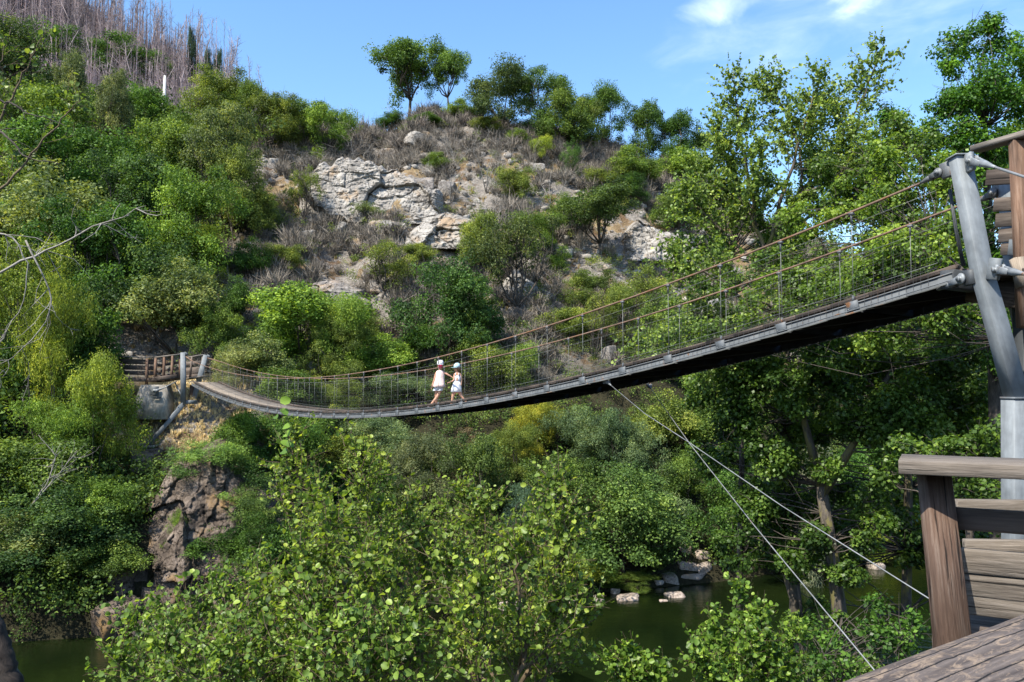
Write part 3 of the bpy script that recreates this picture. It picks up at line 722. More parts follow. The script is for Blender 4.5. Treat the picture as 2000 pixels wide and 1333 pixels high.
pl = at(301, 764, YL-.5); MB().box(pl-(.2, 0, 0), pl+(.2, 0, 0), .06, .42).build('steel_plate', M['steel_light'], ab)
eye_fitting(ab, pl+(.1, -.18, .0), pl+(.55, -.2, .14), s0=.08, mat='fitting_pale')
MB().tube([pl+(.5, -.2, .13), atl(345, 745, -.2)], .022, 6).build('back_stay', M['cable_steel'], ab)
MB().tube([atl(342, 748, .5), atl(356, 778, .3)], .035, 5).build('tie_rod', M['cable_steel'], ab)
MB().box(pl+(-.05, -.08, -.28), pl+(.35, -.08, -.30), .1, .05).build('bracket', M['black_steel'], ab)
for x in (325, 347): 
    pass
for x, t_, b_ in ((376, 752, 800), (350, 812, 850), (372, 805, 845)):
    q = at(x, t_, YL+1.0); q2 = q.copy(); q2[2] = float(H(q[0], q[1]))-.3
    if q2[2] > q[2]-.4: q2[2] = q[2]-1.4
    MB().box(q, q2, .22, .22, (1, 0, 0)).build('support_post', M['wood_red'], lw_)

# ---------------------------------------------------------------- right landing and stair railings (near)
ld = empty('timber_landing', at(1985, 600, 8.6), 'dark brown timber landing with boarded side behind the grey steel tower at the right edge', 'landing')
def LD(px, py, Y=8.4): return at(px, py, Y)
MB().box(at(1905, 292, 8.9), at(2075, 243, 8.0), .17, .065, (0, 0, 1)).build('handrail', M['wood_grey'], ld)
MB().box(at(1990, 276, 8.45), at(2006, 640, 8.2), .17, .12, (0, 1, 0)).build('rail_post', M['wood_red'], ld)
for y, x0, h in ((348, 1927, .17), (401, 1942, .15), (431, 1946, .15), (461, 1952, .15), (488, 1956, .13)):
    MB().box(at(x0, y, 8.75), at(2100, y-12, 8.05), .035, h).build('rail_board', M['wood_dark'] if y < 390 else M['wood'], ld)
MB().box(at(1972, 484, 8.5), at(2060, 484, 8.1), .05, .17).build('bracket', M['steel'], ld)
MB().box(at(1990, 505, 8.25), at(2004, 560, 8.2), .16, .12, (0, 1, 0)).build('rail_post', M['plank'], ld)
bs = MB(); bs.box(at(1888, 545, 9.2), at(2060, 545, 8.6), 1.5, .08); bs.box(at(1895, 566, 8.9), at(2090, 590, 8.0), .12, .28)
bs.build('deck', M['wood_dark'], ld)
for x in (2003,): 
    q = at(x, 590, 8.6); q2 = q.copy(); q2[2] = float(H(q[0], q[1]))-.3; MB().box(q, q2, .2, .2, (1, 0, 0)).build('support_post', M['black_steel'], ld)

rl = empty('stair_railing', at(1840, 1260, 1.5), 'brown timber railing with reddish corner post and grey boards at the lower right', 'railing')
def RL(px, py, Y): return at(px, py, Y)
pt = at(1824, 920, 1.78); pbm = at(1866, 1300, 1.55)
MB().box(pt, pbm, .066, .035, unit(np.cross(pbm-pt, (1, .25, 0))), .12).build('rail_post', M['wood_red_near'], rl)
zc_ = -.171
h0 = at(1752, 904, 1.58); h0[2] = zc_-.003
a0 = atz(1765, 899, zc_); a1 = atz(2010, 903.5, zc_); b0 = atz(1752, 913, zc_); b1 = atz(2010, 931, zc_)
c0_ = (a0+b0)/2; cc1 = (a1+b1)/2; ext = unit(cc1-c0_)
capm = MB().box(c0_, c0_+ext*1.2, np.linalg.norm(np.cross(b0-c0_, ext))*2, .028, (0, 0, 1), .08)
capm.build('handrail', M['wood_grey_near'], rl)
dirR = ext; back = unit(np.cross((0, 0, 1), ext)); back = back if back[1] > 0 else -back
for k, (xl, yl, h, d) in enumerate(((1858, 1012, .046, .0), (1868, 1093, .05, 0), (1875, 1140, .045, 0), (1880, 1178, .042, 0))):
    q = at(xl, yl, 1.74); MB().box(q-dirR*.02, q+dirR*1.1, .022, h, (0, 0, 1), .08).build('rail_board', M['wood_dark'] if k < 1 else M['wood_grey_near'], rl)  # top board coloured darker for the shadow under the cap
for k, (xl, yl, h) in enumerate(((1868, 990, .035), (1884, 1068, .035), (1884, 1122, .028))):
    q = at(xl, yl, 1.95); MB().box(q, q+unit(dirR+back*.45)*.9, .022, h, (0, 0, 1), .08).build('rail_board', M['wood_grey_near'], rl)
q = at(1870, 1195, 1.9); MB().box(q-dirR*.05, q+dirR*1.2, .6, .03).build('tread', M['wood_dark'], rl)
# the big handrail timber in the corner
zp = -.30
e1_ = atz(1590, 1330, zp); e2_ = atz(2000, 1184, zp); dd = unit(e2_-e1_); pr = unit(np.cross(dd, (0, 0, 1))); pr = pr if pr[1] < 0 else -pr
s0_ = e1_-dd*.5; s1_ = e2_+dd*.8; c_ = pr*.13
hr = empty('old_handrail', (s0_+s1_)/2+c_-np.array((0, 0, .025)), 'thick cracked old timber handrail crossing the bottom right corner', 'handrail')
V = []; L = []; nL, nW = 120, 40
for i in range(nL+1):
    for j in range(nW+1):
        t_ = i/nL; u = j/nW; l = t_*np.linalg.norm(s1_-s0_); w = u*.26
        ed = -.012*math.exp(-w/.012); z = ed+.004*float(fbm(l*3, w*60, 4, 3))
        p = s0_+dd*l+pr*(w+.004*float(fbm(l*6, 3.3, 9))*(1-u)); V.append((p[0], p[1], p[2]+z)); L.append((l, w, 0))
idx = np.arange((nL+1)*(nW+1)).reshape(nL+1, nW+1)
Fp = np.stack([idx[:-1, :-1], idx[1:, :-1], idx[1:, 1:], idx[:-1, 1:]], -1).reshape(-1, 4)
V = np.array(V); link('top_board', npmesh('top_board', V-np.array(hr.location), Fp, M['plank_near'], True, L), hr)
MB().box(s0_+c_-(0, 0, .037), s1_+c_-(0, 0, .037), .255, .048, (0, 0, 1), .1).build('board_core', M['wood_dark'], hr)
q = s0_+dd*.9+c_; MB().box(q-(0, 0, .06), q-(0, 0, 1.6), .1, .1, (1, 0, 0)).build('support_post', M['wood'], hr)

# ---------------------------------------------------------------- rocks
def ico(sub):
    bm = bmesh.new(); bmesh.ops.create_icosphere(bm, subdivisions=sub, radius=1.0)
    V = np.array([v.co[:] for v in bm.verts]); F = np.array([[v.index for v in f.verts] for f in bm.faces]); bm.free(); return V, F
ICO = {k: ico(k) for k in (2, 3, 4, 5)}
def rock_verts(dim, seed, sub=5, cuts=13, blocky=.55, rough=.05):
    """angular boulder: a ball cut by random planes, most of them near the box directions, then roughened"""
    r = np.random.default_rng(seed); V, F = ICO[sub]; D = V/np.linalg.norm(V, axis=1)[:, None]; rad = np.full(len(D), 1.15)
    axes = [np.eye(3)[i]*s for i in range(3) for s in (1, -1)]
    for k in range(cuts):
        if k < 6: n = unit(axes[k]+r.normal(size=3)*.17); h = .62+.14*r.random()
        else: n = unit(r.normal(size=3)); h = .72+.22*r.random()
        dn = D@n; m = dn > 1e-3; rad[m] = np.minimum(rad[m], h/dn[m])
    P = D*rad[:, None]
    q = P*3.1+seed; P = P*(1+rough*2*(fbm(q[:, 0]+q[:, 2]*.7, q[:, 1]-q[:, 2]*.5, seed % 97, 4))[:, None])
    P = P+rough*.5*np.stack([fbm(P[:, 1]*9, P[:, 2]*9, 5, 3), fbm(P[:, 0]*9, P[:, 2]*9, 6, 3), fbm(P[:, 1]*9, P[:, 0]*9, 7, 3)], 1)
    return P*np.asarray(dim)/2/.72, F
def rock(name, p, dim, seed, mat, label, rz=0., tilt=(0, 0), cat='rock', group=None, sub=5, smooth=False):
    V, F = rock_verts(dim, seed, sub)
    M3 = np.array(Matrix.Rotation(rz, 3, 'Z')@Matrix.Rotation(tilt[0], 3, 'X')@Matrix.Rotation(tilt[1], 3, 'Y'))
    o = link(name, npmesh(name, V@M3.T, F, M[mat], smooth)); o.location = tuple(p); return tag(o, label, cat, group)
def rock_px(px, py, wpx, hpx, seed, label, mat='rock', sink=.25, rz=0, tilt=(0, 0), depth=.8, name='boulder', **k):
    p = ground_at(px, py+hpx*.5); w = wpx*p[1]/1556; h = hpx*p[1]/1556*1.25
    return rock(name, (p[0], p[1]+w*depth*.2, p[2]+h*(.5-sink)), (w, w*depth, h), seed, mat, label, rz, tilt, **k)
RK = [ # cx, cy, w, h, tilt, label
 (662, 445, 38, 26, .3, 'isolated square grey boulder with a dark underside on the dry grass', 'rock'),
 (760, 440, 60, 34, -.3, 'low broad rock above the scree left of the split boulder', 'rock'),
 (872, 450, 78, 48, .55, 'big split boulder with a dark shaded cleft in the middle of the slope', 'rock'),
 (905, 432, 36, 30, -.4, 'angular boulder leaning on the upper right of the split boulder', 'rock'),
 (840, 330, 30, 20, .1, 'flat pale boulder above the right end of the rock face', 'rock'),
 (772, 328, 34, 20, .1, 'small grey boulder on top of the rock face edge', 'rock'),
 (816, 265, 52, 26, .2, 'pale rock just under the twin crest trees', 'rock'),
 (765, 300, 36, 24, .0, 'dark-sided rock between the crest trees and the rock face', 'rock_grey'),
 (828, 355, 40, 30, .2, 'rough grey boulder right of the rock face', 'rock_grey'),
 (870, 360, 34, 32, -.2, 'grey boulder standing among grey scrub right of the rock face', 'rock_grey'),
 (1048, 325, 28, 18, .2, 'small pale boulder on the dry grass below the crest oaks', 'rock'),
 (1112, 345, 24, 14, 0, 'small dark boulder beside the thin lone tree below the crest', 'rock_grey'),
 (1250, 450, 34, 26, .3, 'pale rock at the left of the smaller right-hand outcrop', 'rock'),
 (1008, 540, 26, 50, .1, 'tall pale rock behind the dark-stemmed tree in mid-slope', 'rock'),
 (1035, 515, 30, 30, .3, 'white rock at the right of the dark-stemmed tree', 'rock'),
 (1062, 580, 36, 24, .2, 'grey boulder under the dark-stemmed tree', 'rock_grey'),
 (700, 590, 50, 22, .2, 'crumbled rock pile on the orange ground above the bright green shrub', 'rock_grey'),
 (740, 560, 40, 22, .2, 'small rock heap between the low grey ledge and the large dark green tree', 'rock_grey'),
 (598, 462, 40, 16, .1, 'long flat rock at the left edge of the bare slope', 'rock'),
 (700, 470, 44, 18, .1, 'flat light rock below the isolated square boulder', 'rock'),
 (760, 500, 40, 14, .3, 'low white rock streak in the scree in mid-slope', 'rock'),
 (1340, 590, 60, 40, .2, 'large pale rock half hidden by the tall alder at the right of the slope', 'rock'),
 (1390, 600, 50, 50, .2, 'pale rock behind alder leaves just above the bridge cables', 'rock'),
 (1190, 690, 36, 26, .3, 'dark rock showing through the bridge netting on orange ground', 'rock_grey'),
]
for i, (x, y, w, h, tl, lab, mt) in enumerate(RK):
    rock_px(x, y, w, h, 100+i, lab, mt, rz=(-.25 if tl == 0 else rnd.random()*3), tilt=(rnd.uniform(-.15, .15), tl), depth=.9, sink=.42, group='boulders on the rocky slope')
def rock_face(name, p, W_, Hh, yaw, lean, seed, mat, label, cell=(1.7, 1.3), dep=.7, group=None, top=None, nu=230, nv=110, cat='rock face'):
    """fractured rock face: blocks of unequal depth parted by cracks, its rim bent back into the slope"""
    U, Vv = np.meshgrid(np.linspace(-.5, .5, nu), np.linspace(0, 1, nv)); X = U*W_; Z = Vv*Hh
    def cells(cu, cv, sd, warp):
        x = X/cu+warp*fbm(X*.5, Z*.5, sd, 3); z = Z/cv+warp*fbm(X*.5+9, Z*.5, sd+3, 3); ix = np.floor(x).astype(int); iz = np.floor(z).astype(int); d1 = np.full(X.shape, 9.); d2 = d1.copy(); h1 = np.zeros(X.shape); g1 = h1.copy()
        for a in (-1, 0, 1):
            for b in (-1, 0, 1):
                jx = ix+a; jz = iz+b; px = jx+.5+(_h(jx, jz, sd)-.5)*.8; pz = jz+.5+(_h(jx, jz, sd+1)-.5)*.8
                d = np.maximum(np.abs(x-px), np.abs(z-pz))*.6+np.hypot(x-px, z-pz)*.4; m = d < d1
                d2 = np.where(m, d1, np.minimum(d2, d)); h1 = np.where(m, _h(jx, jz, sd+2)+(x-px)*(_h(jx, jz, sd+5)-.5)*1.1+(z-pz)*(_h(jx, jz, sd+6)-.6)*1.2, h1); d1 = np.where(m, d, d1)
        return h1, d2-d1
    ha, ca = cells(cell[0], cell[1], seed, .5); hb, cb_ = cells(cell[0]*.36, cell[1]*.4, seed+11, .6)
    D = ha*dep+hb*dep*.20-dep*.30*np.exp(-(ca/.03)**2)*sstep(-.12, .1, fbm(X*.8, Z*.8, seed+40, 3))-dep*.06*np.exp(-(cb_/.05)**2)+fbm(X*2.2, Z*2.2, seed+20, 5)*dep*.30+(np.abs(fbm(X*1.3+4, Z*3.2, seed+33, 4))-.1)*dep*.38+fbm(X*9, Z*9, seed+30, 3)*dep*.07
    tp_ = (np.interp(U, np.linspace(-.5, .5, len(top)), top) if top is not None else 1.0)+fbm(X*.9, X*0+3, seed+4, 4)*.25
    rim = np.clip(np.minimum(np.minimum((.5-np.abs(U))*W_/1.0, (tp_-Vv)*Hh/.7), 1.0), -1.2, 1); D = D-(1-rim)**2*1.5
    Zc = np.minimum(Z, tp_*Hh+.25*(Z-tp_*Hh)); cy, sy = math.cos(yaw), math.sin(yaw); dl = Zc*math.tan(lean); y = dl-D
    V = np.stack([X*cy-y*sy, X*sy+y*cy, Zc], -1).reshape(-1, 3); idx = np.arange(nu*nv).reshape(nv, nu)
    Fq = np.stack([idx[:-1, :-1], idx[:-1, 1:], idx[1:, 1:], idx[1:, :-1]], -1).reshape(-1, 4)
    o = link(name, npmesh(name, V, Fq, M[mat], False)); o.location = tuple(p); return tag(o, label, cat, group)
q = ground_at(728, 425); rock_face('rock_face', q+np.array((0, -1.5, -1.0)), 285*q[1]/1556, 150*q[1]/1556, .12, .42, 21, 'rock', 'broad pale fractured rock face left of centre on the upper slope', (4.6, 3.0), 1.25, nu=330, nv=170, top=(.55, .95, 1.0, 1.0, .95, .8, .6, .5))
q = ground_at(1283, 505); rock_face('rock_face', q+np.array((0, -1.0, -.6)), 150*q[1]/1556, 95*q[1]/1556, -.1, .4, 51, 'rock', 'smaller pale rock outcrop at the right end of the bare slope', (2.2, 1.7), 1.0, top=(.6, 1.0, .85, .7, .5), nu=130, nv=80)
q = ground_at(650, 590); rock_face('rock_face', q+np.array((0, -.8, -.5)), 140*q[1]/1556, 66*q[1]/1556, .2, .5, 61, 'rock_grey', 'low grey fractured ledge above the bright green leafy tree', (2.4, 1.3), .8, top=(.5, .9, 1.0, .6), nu=120, nv=60)
q = ground_at(860, 480); rock_face('rock_face', q+np.array((0, -1.0, -.6)), 150*q[1]/1556, 85*q[1]/1556, -.1, .45, 71, 'rock', 'broken pale crag below the right end of the broad rock face', (2.4, 1.8), 1.1, top=(.5, .9, 1.0, .7), nu=130, nv=70)
q = ground_at(1020, 590); rock_face('rock_face', q+np.array((0, -.2, -.6)), 90*q[1]/1556, 90*q[1]/1556, 0, .5, 81, 'rock', 'pale rock rib behind the tall open dark-stemmed tree', (1.0, 1.0), .7, top=(.5, 1.0, .8, .5), nu=100, nv=90)
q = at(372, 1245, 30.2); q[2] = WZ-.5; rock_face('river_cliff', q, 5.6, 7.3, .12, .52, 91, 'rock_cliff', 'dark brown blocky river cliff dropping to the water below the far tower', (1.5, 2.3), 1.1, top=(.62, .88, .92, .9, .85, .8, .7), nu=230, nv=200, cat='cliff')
# river cliff on the left
for i, (x, y, Y, w, h, dp, lab) in enumerate([
    (290, 903, 35.3, 1.3, 1.1, 1.5, 'stacked brown rocks right under the foot of the steel strut'),
    (312, 1185, 30.2, 1.4, 1.4, 1.3, 'bulging pale rock jutting over the water at the cliff foot'),
    (510, 1075, 33.0, 1.2, 1.8, 1.4, 'slim sunlit fin of rock at the right end of the cliff'),
    (420, 1255, 29.5, 1.5, .9, 1.4, 'pinkish boulder at the waterline among the alder leaves'),
    (250, 1120, 30.9, 1.6, 1.8, 1.5, 'cliff rock half hidden by green bushes at the left of the cliff'),
    ]):
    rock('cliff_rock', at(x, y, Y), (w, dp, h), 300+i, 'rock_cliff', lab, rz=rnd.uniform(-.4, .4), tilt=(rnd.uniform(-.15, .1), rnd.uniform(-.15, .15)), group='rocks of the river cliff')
rc = np.random.default_rng(5); ci = 0
VsC = []; FsC = []; oC = 0
CV = [rock_verts((1, 1, 1), 3000+i, 4, 15, .55, .045) for i in range(12)]
while ci < 26:
    X_ = rc.uniform(-14.7, -8.8); d_ = rc.uniform(-.1, 5.6); Y_ = float(bankY(X_))+d_; z_ = float(H(X_, Y_)); V_, F_ = CV[ci % 12]; s_ = rc.uniform(.5, 1.3)
    V_ = V_*np.array((s_*rc.uniform(.5, 1.0), s_, s_*rc.uniform(1.0, 2.2))); a_ = rc.normal()*.5; b_ = rc.normal()*.25; V_ = np.stack([V_[:, 0]*math.cos(b_)+V_[:, 2]*math.sin(b_), V_[:, 1], V_[:, 2]*math.cos(b_)-V_[:, 0]*math.sin(b_)], 1); V_ = np.stack([V_[:, 0]*math.cos(a_)-V_[:, 1]*math.sin(a_), V_[:, 0]*math.sin(a_)+V_[:, 1]*math.cos(a_), V_[:, 2]], 1)
    VsC.append(V_+(X_, Y_, z_)); FsC.append(F_+oC); oC += len(V_); ci += 1
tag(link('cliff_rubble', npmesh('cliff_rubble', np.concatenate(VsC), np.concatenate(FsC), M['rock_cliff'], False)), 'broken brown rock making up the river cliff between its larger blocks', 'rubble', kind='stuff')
# stones at the far waterline
for i, (x, y, w, h, lab) in enumerate([
    (1345, 1108, 56, 26, 'large pale stone on the far bank beside the shaded hollow'), (1310, 1132, 34, 26, 'square pale stone at the left of the far bank stones'),
    (1352, 1128, 60, 16, 'long flat stone at the water edge of the far bank'), (1375, 1112, 40, 26, 'pink stone right of the large bank stone'),
    (1288, 1140, 26, 14, 'small pale stone near the grass tuft on the far bank'), (1320, 1166, 38, 15, 'flat pinkish stone lying out in the river'),
    (1297, 1176, 20, 7, 'tiny flat stone awash beside the grass tuft'), (1170, 1172, 26, 20, 'rounded pink stone below the ferns at the water'),
    (1203, 1158, 18, 18, 'upright small stone below the ferns'), (1228, 1172, 50, 14, 'long low stone below the ferns at the water edge'),
    (995, 1195, 46, 44, 'large pink boulder in the water behind the alder leaves'), (1130, 1180, 40, 14, 'low stone at the water left of the rounded pink stone'),
    (1717, 1108, 38, 22, 'square pale boulder alone in the water at the right'), (1668, 1112, 30, 12, 'low stone in the water left of the lone boulder'),
    (1375, 1085, 34, 24, 'pale rocky bank behind the far bank stones'), (1340, 1070, 26, 30, 'rough tan bank face above the far bank stones')]):
    p = at(x, y+h*.5, float(bankY(0))+1); 
    Yg = np.arange(28, 60, .1); d = ray(x, y+h*.35); zz = d[2]*(Yg/d[1]); k = np.nonzero((zz < WZ-.05) | (zz < H(d[0]*Yg/d[1], Yg)))[0]
    Yk = Yg[k[0]]; p = d*(Yk/d[1]); wm = w*Yk/1556; hm = h*Yk/1556
    rock('river_stone', (p[0], p[1]+wm*.3, p[2]+hm*.15), (wm*.85, wm*.65, hm*1.0), 400+i, 'rock_river', lab, rz=rnd.random()*.6, tilt=(rnd.uniform(-.1, .1), rnd.uniform(-.1, .1)), sub=3, cat='stone', group='stones at the far waterline')
# loose scree: uncountable rubble over the bare slope
def slope_pts(n, seed, fn, xr=(-30, 34), yr=(34, 92)):
    r = np.random.default_rng(seed); X = r.uniform(*xr, n*4); Y = r.uniform(*yr, n*4); keep = r.random(n*4) < fn(X, Y); X = X[keep][:n]; Y = Y[keep][:n]
    P_ = np.stack([X, Y, H(X, Y)], 1); ok = np.ones(len(P_), bool)
    for fx, fy, fw in FACES:   # keep the bare rock faces clear
        q_ = ground_at(fx, fy); w_ = fw*q_[1]/1556/2; ok &= ~((np.abs(P_[:, 0]-q_[0]) < w_) & (P_[:, 1] > q_[1]-2.2) & (P_[:, 1] < q_[1]+5.5) & (r.random(len(P_)) < .9))
    return P_[ok]
FACES = [(728, 425, 235), (1283, 505, 110), (860, 480, 90), (650, 590, 90)]
def knoll(X, Y):
    d = Y-bankY(X); return sstep(-24, -19, X+fbm(X*.1, Y*.1, 31)*9)*sstep(12, 18, d)*sstep(34, 28, X)
P = slope_pts(1500, 5, lambda X, Y: knoll(X, Y)*sstep(-.06, .09, fbm(X*.13, Y*.13, 77)))
Vs = []; Fs = []; o_ = 0
var = [rock_verts((1, 1, 1), 600+i, 2, 10) for i in range(8)]
for i, p in enumerate(P):
    V, F = var[i % 8]; s_ = .16+.75*rng.random()**3.0; a = rng.random()*6.28; ca, sa = math.cos(a), math.sin(a)
    Q = V*np.array((s_, s_*(.6+.4*rng.random()), s_*(.45+.4*rng.random()))); Q = np.stack([Q[:, 0]*ca-Q[:, 1]*sa, Q[:, 0]*sa+Q[:, 1]*ca, Q[:, 2]], 1)
    Vs.append(Q+p+(0, 0, s_*.1)); Fs.append(F+o_); o_ += len(V)
tag(link('scree', npmesh('scree', np.concatenate(Vs), np.concatenate(Fs), M['rock'], False)), 'loose pale scree and small stones strewn over the bare slope', 'scree', kind='stuff')

# ---------------------------------------------------------------- uncountable ground cover
def twigbush(n, seed, h=1.0, spread=.6):
    r = np.random.default_rng(seed); V = []; F = []; T = []
    for k in range(n):
        a = r.random()*6.28; t = spread*r.random()**.7; d = np.array((math.cos(a)*t, math.sin(a)*t, 1.0)); b = np.array((r.normal()*.06, r.normal()*.06, -.05)); L_ = h*(.5+.5*r.random())
        p0 = b; p1 = b+d*L_*.5+r.normal(size=3)*.05; 
        w = .012*(.5+r.random()); tt = r.random()
        segs = [(p0, p1, w*1.6, w)]
        for q in range(3): segs.append((p1, p1+(d*.5+r.normal(size=3)*.32)*L_*.55, w, w*.25))
        for a_, b_, w0, w1 in segs:
            sd = unit(np.cross(b_-a_, r.normal(size=3))); i = len(V)
            V += [a_-sd*w0, a_+sd*w0, b_+sd*w1, b_-sd*w1]; F.append((i, i+1, i+2, i+3)); T += [tt]*4
    return np.array(V), np.array(F), np.array(T)
def stuff(name, P, protos, sizes, mat, color, label, cat, zs=1.0, sink=.05):
    Vs = []; Fs = []; Ts = []; o = 0
    for i, p in enumerate(P):
        V, F, T = protos[i % len(protos)]; a = rng.random()*6.28; s_ = sizes[0]+(sizes[1]-sizes[0])*rng.random()**1.5; ca, sa = math.cos(a), math.sin(a)
        Vs.append(np.stack([V[:, 0]*ca-V[:, 1]*sa, V[:, 0]*sa+V[:, 1]*ca, V[:, 2]*zs*(.75+.5*rng.random())], 1)*s_+p-(0, 0, sink)); Fs.append(F+o); Ts.append(np.clip(T+rng.normal()*.17, 0, 1)); o += len(V)
    ob = link(name, npmesh(name, np.concatenate(Vs), np.concatenate(Fs), M[mat], False, None, np.concatenate(Ts)), None, None, color)
    return tag(ob, label, cat, kind='stuff')
tw = [twigbush(85, 50+i, 1.0, .75) for i in range(5)]
P = slope_pts(3000, 9, lambda X, Y: knoll(X, Y)*(.15+.85*sstep(.13, -.04, fbm(X*.13, Y*.13, 77))))
stuff('dry_scrub', P, tw, (.6, 2.0), 'twig', (.19, .17, .145), 'leafless grey brown burnt scrub covering the rocky slope', 'scrub')
P = slope_pts(500, 10, lambda X, Y: sstep(74, 80, Y)*sstep(-34, -26, X)*sstep(40, 30, X))
stuff('dry_scrub', P, tw, (1.0, 2.2), 'twig', (.20, .175, .155), 'grey leafless scrub along the crest of the knoll', 'scrub')
def grasstuft(n, seed, wd=.02, lean=.5):
    r = np.random.default_rng(seed); V = []; F = []; T = []
    for k in range(n):
        a = r.random()*6.28; b = np.array((math.cos(a), math.sin(a), 0))*r.random()*.12; d = np.array((math.cos(a), math.sin(a), 0))*lean*(.3+r.random()); h = .6+.4*r.random(); sd = unit(np.array((-math.sin(a), math.cos(a), .2*r.normal())))*wd
        i = len(V); V += [b-sd, b+sd, b+d*.4+(0, 0, h*.65)+sd*.7, b+d*.4+(0, 0, h*.65)-sd*.7, b+d+(0, 0, h)]; F += [(i, i+1, i+2, i+3), (i+3, i+2, i+4, i+4)]; T += [r.random()]*5
    V = np.array(V); F = np.array(F); return V, F[::2], np.array(T)
gt = [grasstuft(26, 80+i) for i in range(4)]
P = slope_pts(2600, 12, lambda X, Y: knoll(X, Y)*sstep(-.02, -.1, fbm(X*.2+9, Y*.2, 78)))
stuff('dry_grass', P, gt, (.25, .75), 'straw', (.36, .27, .13), 'straw coloured dry grass tufts between the rocks of the slope', 'grass')
P = slope_pts(3200, 13, lambda X, Y: sstep(13, 9, Y-bankY(X))*sstep(5, 7, Y-bankY(X))*sstep(-21, -19.5, X)*sstep(-12.3, -13.2, X), (-22, -11), (33, 46))
stuff('dry_grass', P, gt, (.18, .42), 'straw', (.74, .62, .38), 'golden dry grass on the little bank under the far walkway', 'grass')
# green undergrowth of the closed wood and of the waterside
def ubush(seed, n=170, size=.085):
    r = np.random.default_rng(seed); cs = r.normal(size=(7, 3))*np.array((.42, .42, .25))+(0, 0, .5); cs[:, 2] = np.abs(cs[:, 2])
    P, Nn, S, T = blob_leaves(cs, np.full(7, .36), n/7*2, size, .8, .5, 4, .5); return leaves(P, Nn, S, 'd', T)
ub = [ubush(90+i) for i in range(6)]
def leftwood(X, Y):
    d = Y-bankY(X); return sstep(-19, -24, X+fbm(X*.1, Y*.1, 31)*9)*sstep(6, 8, d)*sstep(-86, -78, X)
P = slope_pts(1300, 14, lambda X, Y: leftwood(X, Y)*(1-sstep(-24, -23, X)*0)*sstep(110, 106, Y), (-86, -14), (30, 110))
P = P[~((P[:, 0] > -23) & (P[:, 1] < 43))]
stuff('undergrowth', P, ub, (1.2, 3.4), 'leaf', (.075, .115, .028), 'dense dark green undergrowth filling the wooded left slope', 'undergrowth')
P = slope_pts(1000, 15, lambda X, Y: sstep(17, 13, Y-bankY(X))*sstep(.6, 1.6, Y-bankY(X))*(1-sstep(6, 10, X)*.0), (-10, 60), (32, 74))
stuff('undergrowth', P, ub, (.6, 1.7), 'leaf', (.090, .130, .034), 'mixed green undergrowth along the foot of the slope above the river', 'undergrowth')
P = slope_pts(850, 16, lambda X, Y: knoll(X, Y)*(.12+sstep(.0, .1, fbm(X*.17+3, Y*.17, 91))*(.35+.65*sstep(62, 48, Y))))
stuff('undergrowth', P, ub, (.5, 1.3), 'leaf', (.12, .15, .04), 'scattered low green bushes and ivy on the rocky slope', 'undergrowth')
P = slope_pts(900, 17, lambda X, Y: sstep(27, 30, X)+0*Y, (28, 120), (48, 96))
stuff('undergrowth', P, ub, (1.5, 3.5), 'leaf', (.07, .11, .028), 'green undergrowth on the slope behind the right-hand alders', 'undergrowth')

